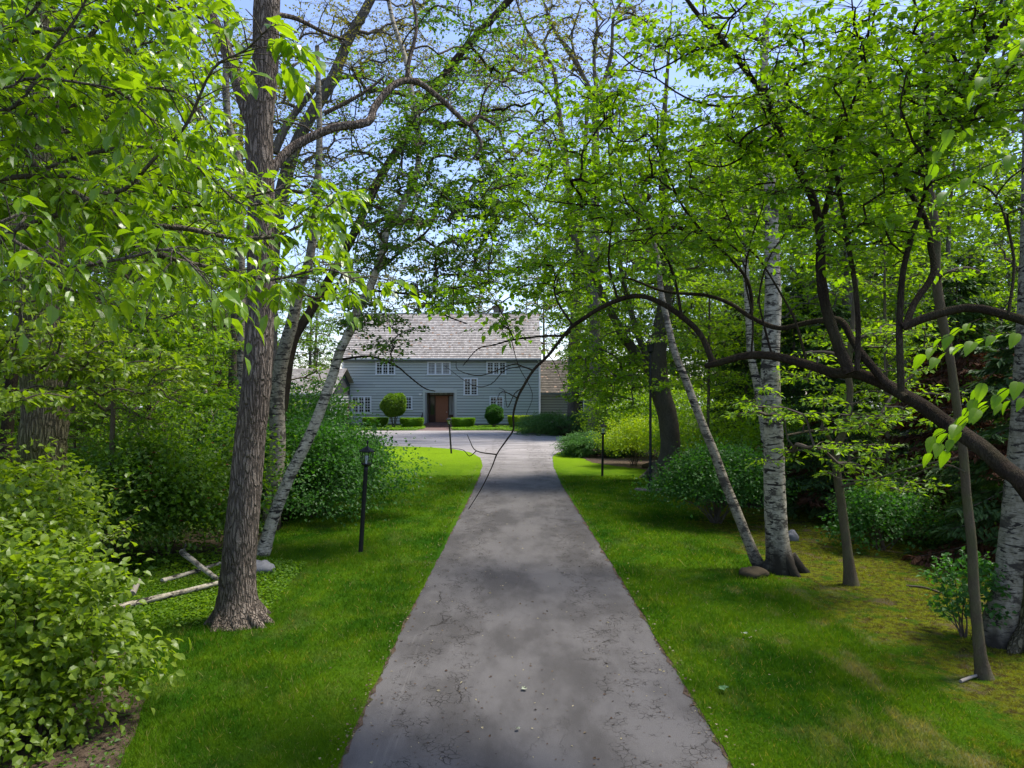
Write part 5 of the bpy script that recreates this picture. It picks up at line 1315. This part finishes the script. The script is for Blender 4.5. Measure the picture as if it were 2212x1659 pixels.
tree('maple_tree', 'big dark forked maple trunk behind the tall thin pole', foot(trv([(1428, 1040, .42), (1440, 1010, .36), (1448, 960, .345), (1442, 900, .34), (1428, 850, .345), (1420, 800, .34), (1421, 760, .31), (1428, 700, .27), (1438, 640, .24), (1440, 520, .2), (1430, 350, .13), (1442, 150, .06), (1452, 0, .015)], 25)),
     [PB(1330, 700, 24, 90, 60, 1.6, 22), PB(1340, 560, 24.5, 130, 90, 2.5, 44), PB(1480, 520, 25, 130, 120, 2.5, 50), PB(1420, 330, 25, 170, 130, 3, 56), PB(1280, 420, 25, 120, 100, 2.5, 36), PB(1290, 800, 26, 70, 80, 1.6, 30), PB(1540, 700, 24, 80, 90, 2, 26), PB(1560, 330, 25, 120, 120, 2.5, 36), PB(1350, 830, 24, 50, 60, 1.2, 16)],
     M['lime_leaf'], M['bark_mid'], leaf=.12, nt_=8, nl=10, cr=.95, aspect=.42, seg=20, roots=5, fl=1.2,
     limbs=[tr([(1412, 812), (1388, 786), (1366, 752), (1344, 725), (1332, 697), (1300, 635), (1270, 560), (1230, 500)], 25, 24.5, .2, .10), tr([(1408, 790), (1380, 730), (1368, 690), (1345, 600), (1330, 500)], 25, 25.4, .14, .07)])
tree('oak_tree', 'stout straight trunk rising out of the junipers in front of the wing', foot(trv([(1237, 925, .55), (1238, 880, .46), (1238, 780, .42), (1242, 690, .38), (1246, 600, .33), (1250, 480, .28), (1262, 350, .2), (1270, 200, .12)], 56)),
     [PB(1230, 560, 56, 90, 80, 4, 46), PB(1330, 680, 54, 90, 80, 4, 50), PB(1300, 820, 50, 70, 60, 3, 50), PB(1275, 730, 49, 60, 70, 2.5, 50), PB(1255, 800, 50, 30, 40, 2, 12), PB(1225, 650, 50, 50, 50, 2, 16), PB(1180, 500, 54, 80, 80, 4, 30), PB(1110, 420, 54, 90, 80, 4, 26), PB(1370, 780, 48, 60, 60, 2, 30), PB(1280, 430, 56, 100, 90, 5, 46), PB(1190, 660, 56, 50, 60, 3, 10), PB(1370, 560, 56, 90, 80, 4, 40)], M['lime_leaf'], M['bark_far'], leaf=.22, nt_=8, nl=10, cr=1.9, aspect=.42, tip=.02, seg=16, fl=1.15, twr=.01)
# tall sparse trees behind the courtyard, fan-shaped against the sky
tree('oak_tree', 'tall fan shaped tree with sparse new leaves high against the sky above the house', [(hx(1285, 47), 47, -.1, .4), (hx(1285, 47), 47, 12, .32), (*W(1287, 215, 47), .22)],
     [PB(1290, 60, 47, 150, 110, 5, 60), PB(1200, 120, 47, 80, 110, 3, 26), PB(1390, 90, 47, 70, 90, 3, 18), PB(1330, 240, 46, 110, 60, 4, 34)], M['gold_leaf'], M['bark_far'], leaf=.17, nt_=6, nl=7, cr=1.4, tip=.028, twr=.012,
     limbs=[tr([(1287, 215), (1240, 130), (1195, 60), (1170, -10)], 47, 47, .16, .07), tr([(1290, 210), (1283, 130), (1290, 60), (1280, -20)], 47, 47.5, .15, .06), tr([(1293, 210), (1320, 120), (1325, 40), (1350, -10)], 47, 46.5, .15, .06), tr([(1265, 175), (1235, 90), (1255, 10)], 47, 47, .1, .05)])
tree('oak_tree', 'tall bare limbed tree left of the fan shaped tree against the sky', [(hx(1300, 53), 53, -.1, .4), (*W(1285, 700, 53), .34), (*W(1235, 450, 53), .27), (*W(1207, 236, 53), .2)],
     [PB(1150, 60, 50, 110, 80, 4, 26), PB(1100, 180, 50, 90, 100, 4, 36), PB(1190, 320, 49, 90, 60, 4, 30), PB(1060, 300, 50, 90, 70, 4, 26)], M['gold_leaf'], M['bark_far'], leaf=.18, nt_=6, nl=7, cr=1.5, tip=.028, twr=.012,
     limbs=[tr([(1207, 236), (1195, 149), (1158, 100), (1130, 47), (1110, -20)], 50, 50, .17, .06), tr([(1206, 230), (1170, 180), (1110, 150), (1080, 90)], 50, 50, .12, .05), tr([(1207, 240), (1130, 300), (1060, 360), (1010, 420)], 50, 50, .14, .05)])

# ---- woodland made of a few kinds, copied
def wood(kind, name, label, loc, h, r, n, leafm, leaf, bark='bark_far', low=.3, group=None, nt_=10, nl=12, cr=1.2, tr_=.2, aspect=.42, tip=.018, droop=.25):
    x, y = loc
    tkk = [(x, y, -.1, tr_), (x + rng.normal(0, .1), y, h * .3, tr_ * .8), (x + rng.normal(0, .3), y + rng.normal(0, .3), h * .6, tr_ * .55), (x + rng.normal(0, .4), y, h * .9, tr_ * .2)]
    bl = [(x + rng.normal(0, r * .25), y + rng.normal(0, r * .25), h * (low + (1 - low) * t), r * (1 - .45 * abs(t - .4) * 1.4), r * (1 - .45 * abs(t - .4) * 1.4), h * (1 - low) * .24, n // 4) for t in (.1, .38, .65, .9)]
    return tree(name, label, tkk, bl, M[leafm], M[bark], leaf=leaf, nt_=nt_, nl=nl, cr=cr, aspect=aspect, tip=tip, group=group, fl=1.3, seg=9, twr=.008, droop=droop)
def put(proto, x, y, s, label, group):
    c = copy_tree(proto); c.location = (x, y, 0); c.rotation_euler = (0, 0, rng.uniform(0, 6.28)); k = s * rng.uniform(.92, 1.08); c.scale = (k, k, s)
    c['label'] = label; c['group'] = group
    return c
GL = 'trees of the left wood behind the shrubs'; GR = 'trees of the right wood behind the lawn'; GB = 'trees standing beyond the house'
LL = 'leafy tree of the left wood behind the shrubs'; LR = 'leafy tree of the right wood behind the conifers'; LB = 'sparse pale tree beyond the roof of the house'
pa = wood('a', 'woodland_tree', LL, (-13, 24), 15, 4.2, 120, 'mid_leaf', .15, group=GL)
pb_ = wood('b', 'woodland_tree', LL, (-20, 33), 19, 5.0, 130, 'lime_leaf', .18, group=GL, cr=1.5, low=.25)
pc = wood('c', 'woodland_tree', LR, (15, 27), 17, 4.6, 130, 'mid_leaf', .16, group=GR, cr=1.4, low=.22)
pd = wood('d', 'woodland_tree', LB, (-12, 88), 22, 5.0, 90, 'gold_leaf', .25, group=GB, cr=1.5, nt_=5, nl=6, low=.3, tip=.035)
pe = wood('e', 'understory_tree', 'light green understory sapling of the left wood', (-9.5, 19), 6.0, 2.3, 60, 'mid_leaf', .10, 'bark_thin', .12, 'saplings of the left wood', cr=.9, tr_=.05, nt_=9, nl=11)
pf = wood('f', 'understory_tree', 'light green understory sapling of the left wood', (-13, 21), 5.0, 2.2, 60, 'lime_leaf', .11, 'bark_thin', .1, 'saplings of the left wood', cr=.9, tr_=.05, nt_=9, nl=10)
for (x, y, s, p) in [(-19, 22, 1, pb_), (-26, 28, 1.05, pa), (-15.5, 38, 1.05, pa), (-25, 42, 1, pb_), (-34, 38, 1.1, pa), (-22.5, 52, 1.05, pa), (-31, 55, 1.1, pb_), (-41, 50, 1.1, pa), (-28, 70, 1.15, pb_), (-38, 75, 1.2, pa), (-50, 68, 1.2, pb_), (-24, 84, 1.15, pa), (-60, 90, 1.3, pa), (-45, 98, 1.3, pb_), (-14.2, 17.5, .85, pa), (-11.5, 13.2, .8, pb_), (-17, 30, .9, pb_)]:
    put(p, x, y, s, LL, GL)
for (x, y, s, p) in [(-11.5, 17.2, .9, pf), (-8.0, 23.5, .95, pe), (-15.5, 25.5, 1.1, pe), (-12.5, 29, 1.1, pf), (-17.5, 34, 1.2, pe), (-20.5, 27, 1.2, pf), (-10.5, 14.5, .75, pe), (-14.5, 20.0, 1, pf), (-22, 38, 1.3, pf), (-19.5, 45, 1.2, pe), (-23, 47, 1.4, pe), (-28, 46, 1.4, pf), (-9.2, 27, .8, pf), (-13.6, 34.5, 1.0, pf), (-25, 33, 1.3, pe), (-20.5, 55.5, 1.1, pf), (-30, 62, 1.5, pe), (-7.8, 12.2, .55, pe), (-8.6, 16.0, .7, pf), (-31, 40, 1.7, pe), (-36, 58, 2.0, pf), (-26, 62, 1.8, pf), (-24, 68, 1.9, pe), (-33, 72, 2.1, pe), (-44, 62, 2.1, pf), (-48, 80, 2.4, pe), (-30, 84, 2.2, pf), (-38, 92, 2.4, pe), (-58, 74, 2.4, pf), (-16.5, 41, 1.2, pf), (-29, 35, 1.6, pf)]:
    put(p, x, y, s, 'light green understory sapling of the left wood', 'saplings of the left wood')
for (x, y, s, p) in [(20, 33, 1.05, pb_), (15, 37, 1, pb_), (23, 42, 1.1, pc), (15, 50, 1.05, pc), (19, 56, 1.1, pb_), (30, 52, 1.1, pc), (38, 46, 1.1, pb_), (16, 70, 1.1, pc), (27, 72, 1.2, pb_), (42, 70, 1.2, pc), (33, 34, 1, pc), (10.5, 23.5, .75, pc), (12.8, 20.5, .62, pb_), (24, 27, .85, pb_), (55, 75, 1.3, pc), (14, 43, .95, pc), (15, 46, 1, pb_), (13, 57, .9, pc), (14, 62, 1, pb_), (22, 64, 1.1, pc), (36, 62, 1.2, pb_), (28, 40, 1, pc), (18.5, 24.5, .8, pc)]:
    put(p, x, y, s, LR, GR)
for (x, y, s) in [(-4, 92, 1.0), (3, 86, .9), (9, 94, 1.05), (-19, 94, 1.1), (-28, 100, 1.1), (14, 84, .95), (20, 98, 1.1), (-8, 104, 1.2), (28, 108, 1.2), (5, 110, 1.2), (-15.5, 82, .85)]:
    put(pd, x, y, s, LB, GB)
tp = wood('g', 'woodland_tree', 'bright lime green tree high in the right wood between the dark limbs', (8.9, 19), 11, 2.7, 110, 'lime_leaf', .12, group=None, cr=.9, low=.45)

# ---- conifers of the right wood
def conifer(label, x, y, h, r, n, dead=.0, seed=0, leafm='conifer', name='conifer', low=.04):
    e = empty(name, (x, y, 0), label, 'conifer', 'dark conifers of the right wood')
    mb = MB(); mb.tube([(0, 0, -.1), (.02, 0, h * .5), (0, .02, h)], [h * .012 + .03, h * .008 + .01, .01], 9); 
    cb = MB(); db = MB()
    for i in range(n):
        t = low + (1 - low) * (i + rng.uniform(0, 1)) / n; z = h * t; L = r * (1 - t) ** .75 * rng.uniform(.65, 1.1) + .15; a = i * 2.4 + rng.uniform(-.4, .4)
        d = np.array([math.cos(a), math.sin(a), rng.uniform(-.12, .12)]); s = np.linspace(0, 1, 8)
        P = np.array([0, 0, z]) + d * (L * s)[:, None] + np.array([0, 0, 1.0]) * (L * (-.32 * s + .12 * s * s))[:, None]
        isd = rng.uniform() < dead and t < .75
        mb.tube(P, np.linspace(.016, .004, 8), 3, cap=False)
        sd = np.array([-d[1], d[0], 0.0]); m = int(14 + L * 26)
        u = rng.uniform(.12, 1, m); b = np.stack([np.interp(u, s, P[:, k]) for k in range(3)], 1)
        q = rng.choice([-1, 1], m)[:, None]; sw = (L * .36 * (1.05 - u) + .07)[:, None]
        # side sprays of short flat needles-clusters
        for w_ in (0.0, .35, .7, 1.0):
            pp = b + sd * q * sw * w_ + d * sw * w_ * .6 + np.array([0, 0, -1.0]) * sw * w_ * .35 + rng.normal(0, .02, (m, 3))
            leaves(db if isd else cb, pp, sd * q + d * .9 + np.array([0, 0, -.5]) + rng.normal(0, .35, (m, 3)), np.array([0, 0, 1.0]) + rng.normal(0, .3, (m, 3)), rng.uniform(.10, .20, m), .2, np.clip(rng.normal(rng.uniform(.2, .7), .15, m), 0, 1))
    mb.build('trunk', M['bark_far'] if not dead else M['bark_mid'], e); 
    if cb.n: cb.build('crown', M[leafm], e)
    if db.n: db.build('dead_branches', M['dead_needle'], e)
    return e
conifer('brown half dead spruce near the right edge, nearest of the conifers', 9.6, 15.2, 5.6, 2.3, 95, .85)
conifer('dark hemlock left of the half dead spruce', 7.9, 17.2, 5.2, 2.1, 90, .06)
conifer('dark spruce with brown lower branches behind the broad birch', 9.0, 12.4, 4.4, 1.9, 80, .45)
conifer('dark conifer behind the slender sapling in the moss', 8.6, 21.5, 6.4, 2.4, 95, .0)
conifer('deep green conifer behind the large rounded dark shrub', 8.3, 25.0, 6.0, 2.1, 95, .0)
conifer('tall dark conifer between the thick birch and the big maple', 10.0, 31, 7.8, 2.5, 100, .0)
conifer('tall dark spruce behind the half dead spruce', 13.0, 20, 7.0, 2.8, 100, .2)
conifer('dark spruce farthest right beyond the edge birch', 12.5, 15.5, 6.0, 2.6, 90, .4)
conifer('dark hemlock deep in the right wood', 11, 26, 8.0, 2.8, 95, .0)
bush('leafy_shrub', 'small airy green shrub in the shade behind the slender sapling', onY(1905, 13.6), (.95, .7, .62), 3600, M['shrub_leaf'], .075, 120, stems=14, lump=.25, shoots=26)
bush('leafy_shrub', 'small leafy plant in the moss between the olive trunk and the broad birch', onY(2085, 8.7), (.38, .35, .5), 900, M['shrub_leaf'], .07, 50, stems=8, lump=.3, shoots=12)
bush('leafy_shrub', 'shade shrub at the foot of the dark conifers', onY(1990, 14.5), (1.2, .9, .7), 3600, M['dark_leaf'], .08, 110, stems=10, lump=.25, shoots=20)
bush('leafy_shrub', 'light green shrub behind the large rounded dark shrub', onY(1610, 22), (1.5, 1.2, 1.3), 6000, M['lime_leaf'], .09, 140, stems=10, lump=.25, shoots=20)
bush('leafy_shrub', 'green shrub between the big maple and the yellow green shrub', onY(1500, 28), (1.8, 1.4, 1.5), 7000, M['lime_leaf'], .11, 150, stems=10, lump=.25, shoots=20)
bush('leafy_shrub', 'green shrub far right of the oak beyond the courtyard', onY(1350, 44), (2.2, 1.8, 1.8), 7000, M['lime_leaf'], .14, 150, stems=10, lump=.25, shoots=20)
ground_cover('undergrowth', 'weedy green undergrowth covering the floor of the left wood', [(-3.7, 7.0), (-4.6, 8.4), (-6.0, 9.9), (-6.5, 11), (-5.3, 12.2), (-5.2, 16), (-6, 20), (-9.5, 30), (-15, 42), (-34, 60), (-40, 40), (-20, 14), (-9, 8)], 60000, M['mid_leaf'], .10, .05, .38)
ground_cover('undergrowth', 'low plants under the conifers of the right wood', [(8.5, 13.5), (8.2, 18.5), (6.3, 19.5), (6.6, 27), (9.5, 34), (8, 45), (14, 52), (34, 50), (26, 26), (13, 12.8)], 26000, M['dark_leaf'], .10, .04, .3)
# low grey board fence at the back of the left wood
e = empty('fence', (-20.5, 39.5, 0), 'low grey board fence glimpsed between saplings in the left wood', 'fence')
mb = MB()
for k in range(4): mb.bx(-2.4, 2.4, -.02, .02, .15 + k * .24, .36 + k * .24, rng.uniform(0, 1))
mb.build('boards', M['siding_pale'], e)
for x in (-2.35, 0, 2.35): mb = MB(); mb.bx(x - .05, x + .05, .022, .12, 0, 1.15); mb.build('post', M['siding_pale'], e)

for (x, y, s_, p) in [(15, 41, 1.4, pf), (19, 47, 1.6, pe), (24, 50, 1.7, pf), (17, 52, 1.5, pf), (27, 58, 1.9, pe), (13, 58, 1.3, pf), (34, 55, 1.9, pf), (40, 60, 2.0, pe), (20, 38, 1.5, pf), (26, 33, 1.4, pe), (31, 44, 1.7, pe), (10, 29, 1.0, pf), (14, 30, 1.2, pe), (48, 66, 2.2, pf), (21, 74, 2.0, pe), (33, 78, 2.2, pf), (44, 80, 2.3, pe)]:
    put(p, x, y, s_, 'green understory sapling of the right wood', 'saplings of the right wood')

# ---- leafy saplings filling the left side between the near ash and the wood
tree('sapling', 'leafy sapling of round pale leaves in front of the mossy left trunk', foot([(-6.7, 7.4, 0, .05), (-6.3, 7.4, 1.5, .04), (-5.8, 7.3, 2.8, .03), (-5.2, 7.3, 3.6, .02)]),
     [PB(110, 740, 7.3, 170, 80, .6, 34), PB(280, 790, 7.6, 130, 80, .6, 22), PB(60, 640, 7.5, 120, 70, .6, 18), PB(120, 860, 6.9, 110, 40, .5, 10)], M['privet_leaf'], M['twig'], leaf=.07, nt_=7, nl=7, cr=.36, aspect=.38, shape='fine', tip=.004, fl=1, flat=.4, twr=.0025)
tree('sapling', 'slender sapling with tiers of light green leaves left of the big furrowed trunk', foot([(-7.2, 12.5, 0, .06), (-7.1, 12.5, 2, .045), (-7.0, 12.4, 3.6, .03), (-6.9, 12.3, 5, .015)]),
     [PB(330, 800, 12.3, 140, 40, .8, 20), PB(420, 740, 12.3, 120, 40, .8, 20), PB(250, 700, 12.3, 130, 60, .8, 18), PB(380, 650, 12.3, 110, 60, .8, 14), PB(430, 860, 12, 80, 30, .6, 9)], M['lime_leaf'], M['bark_thin'], leaf=.09, nt_=8, nl=8, cr=.5, aspect=.34, shape='fine', tip=.005, fl=1, flat=.22, droop=.1, twr=.003)
tree('sapling', 'thin dark stemmed sapling with drooping light leaves deeper in the left wood', foot([(-10.2, 17.5, 0, .08), (-10.1, 17.5, 3, .06), (-10.0, 17.5, 5.5, .03)]),
     [PB(200, 780, 17, 140, 60, 1, 22), PB(300, 680, 17, 130, 60, 1, 22), PB(160, 900, 17, 110, 40, 1, 14)], M['mid_leaf'], M['bark_mid'], leaf=.12, nt_=8, nl=8, cr=.7, aspect=.34, tip=.006, fl=1, flat=.25, droop=.12, twr=.004)
tree('slender_tree', 'thin dark straight trunk in the left wood above the weedy ground', foot([(-13.0, 25.5, 0, .14), (-13.1, 25.5, 4, .12), (-13.0, 25.5, 9, .09), (-12.8, 25.5, 13, .05)]), [(-12.8, 25.5, 12.5, 2, 2, 2, 16)], M['mid_leaf'], M['bark_dark'], leaf=.12, nt_=7, nl=8, cr=.9)
tree('slender_tree', 'thin grey brown trunk standing just left of the big furrowed trunk', foot([(-9.6, 24, 0, .17), (-9.5, 24, 4, .14), (-9.3, 24, 9, .1), (-9.2, 24, 13, .06)]), [(-9.2, 24, 12.5, 2, 2, 2, 20)], M['mid_leaf'], M['bark_mid'], leaf=.12, nt_=7, nl=8, cr=.9)
tree('slender_tree', 'dark forked thin trunk leaning at the far left edge', foot([(-9.6, 13.2, 0, .12), (-9.4, 13.2, 3, .10), (-9.0, 13.2, 6, .07), (-8.9, 13.2, 9, .05)]), [(-8.9, 13.2, 9.0, 1.6, 1.6, 1.6, 16)], M['mid_leaf'], M['bark_dark'], leaf=.11, nt_=7, nl=8, cr=.8)
bush('leafy_shrub', 'low leafy clump on the bare soil at the bottom left corner', (-4.75, 5.75, 0), (.7, .6, .5), 3400, M['privet_leaf'], .078, 150, shape='fine', lump=.2, shoots=10, aspect=.42)
bush('leafy_shrub', 'bright light green shrub at the wood edge between the conifer and the yellow shrub', (6.8, 33.5, 0), (1.8, 1.5, 1.6), 8000, M['lime_leaf'], .12, 160, stems=10, lump=.25, shoots=24)
bush('leafy_shrub', 'tall light green shrub behind the thick white birch', (7.0, 19.5, 0), (1.3, 1.1, 1.35), 6500, M['lime_leaf'], .10, 160, stems=10, lump=.28, shoots=24)

ground_cover('weeds', 'small weeds scattered over the bare soil and the lawn edge at the bottom left', [(-2.95, 4.5), (-3.2, 5.8), (-3.5, 6.6), (-3.9, 7.6), (-4.4, 8.6), (-6.0, 10), (-7.5, 10.5), (-7, 6), (-5, 4.5)], 5200, M['mid_leaf'], .035, .01, .10)
ground_cover('weeds', 'pale green low weeds round the birch logs behind the big furrowed trunk', [(-3.3, 9.3), (-3.6, 12.4), (-5.2, 13.2), (-8, 12.5), (-8, 9.6), (-5, 8.8)], 16000, M['lime_leaf'], .04, .02, .11)
bush('leafy_shrub', 'low leafy clump closing the foot of the large leaved shrub at the lawn edge', (-4.15, 6.15, 0), (.42, .4, .34), 2200, M['privet_leaf'], .07, 110, shape='fine', lump=.2, shoots=8, aspect=.42)
tree('sapling', 'light green sapling with open layers in front of the dark conifers', foot([(8.4, 15.6, 0, .06), (8.3, 15.6, 2.5, .045), (8.2, 15.5, 5, .03), (8.2, 15.5, 7, .015)]),
     [(8.2, 15.5, 4.3, 1.7, 1.2, .5, 18), (8.0, 15.5, 5.6, 1.5, 1.2, .5, 16), (8.3, 15.5, 3.0, 1.6, 1.2, .4, 12), (8.2, 15.5, 6.8, 1.2, 1.2, .5, 10)], M['lime_leaf'], M['bark_thin'], leaf=.10, nt_=8, nl=8, cr=.55, aspect=.3, tip=.006, fl=1, flat=.25, droop=.12, twr=.004)
tree('sapling', 'light green sapling in the gap between the thick birch and the big maple', foot([(5.9, 21.5, 0, .06), (6.0, 21.5, 3, .045), (6.0, 21.4, 6, .03)]),
     [(6.0, 21.5, 3.2, 1.6, 1.2, .5, 20), (6.1, 21.5, 4.8, 1.6, 1.2, .6, 20), (5.9, 21.5, 6.3, 1.4, 1.2, .6, 16)], M['lime_leaf'], M['bark_thin'], leaf=.11, nt_=8, nl=9, cr=.6, aspect=.32, tip=.006, fl=1, flat=.3, droop=.12, twr=.004)

# neighbour's roof glimpsed through the leaves at the far right
NO = np.array([33.0, 47.0, 0.0])
e = empty('neighbour_house', tuple(NO), 'distant house with a pale shingle roof glimpsed through leaves at the far right edge', 'house')
mb = MB(); mb.bx(-4, 8, 0, 8, 0, 6.2); mb.build('wall', M['siding_pale'], e)
for (y0, z0, y1) in ((-.5, 5.9, 4.0), (8.5, 5.9, 4.0)):
    mb = MB(); L_ = math.hypot(y1 - y0, 4.1); n_ = 20
    for k in range(n_):
        a, b = k / n_, (k + 1.1) / n_; x = -4.4
        while x < 8.4:
            xe = min(8.4, x + rng.uniform(.25, .5)); g = lambda t, o: (y0 + (y1 - y0) * t, z0 + 4.1 * t + o)
            mb.add([(x, *g(a, .05)), (xe - .01, *g(a, .05)), (xe - .01, *g(b, .01)), (x, *g(b, .01))], [[0, 1, 2, 3]], rng.uniform(0, 1)); x = xe
    mb.build('roof', M['shingle'], e)
for x in (-2.5, 1, 4.5):
    mb = MB(); mb.bx(x, x + 1.2, -.06, -.01, 3.4, 4.9); f_ = mb.build('window', M['frame'], e); mb = MB(); mb.bx(x + .1, x + 1.1, -.075, -.065, 3.5, 4.8); mb.build('pane', M['glass'], f_)
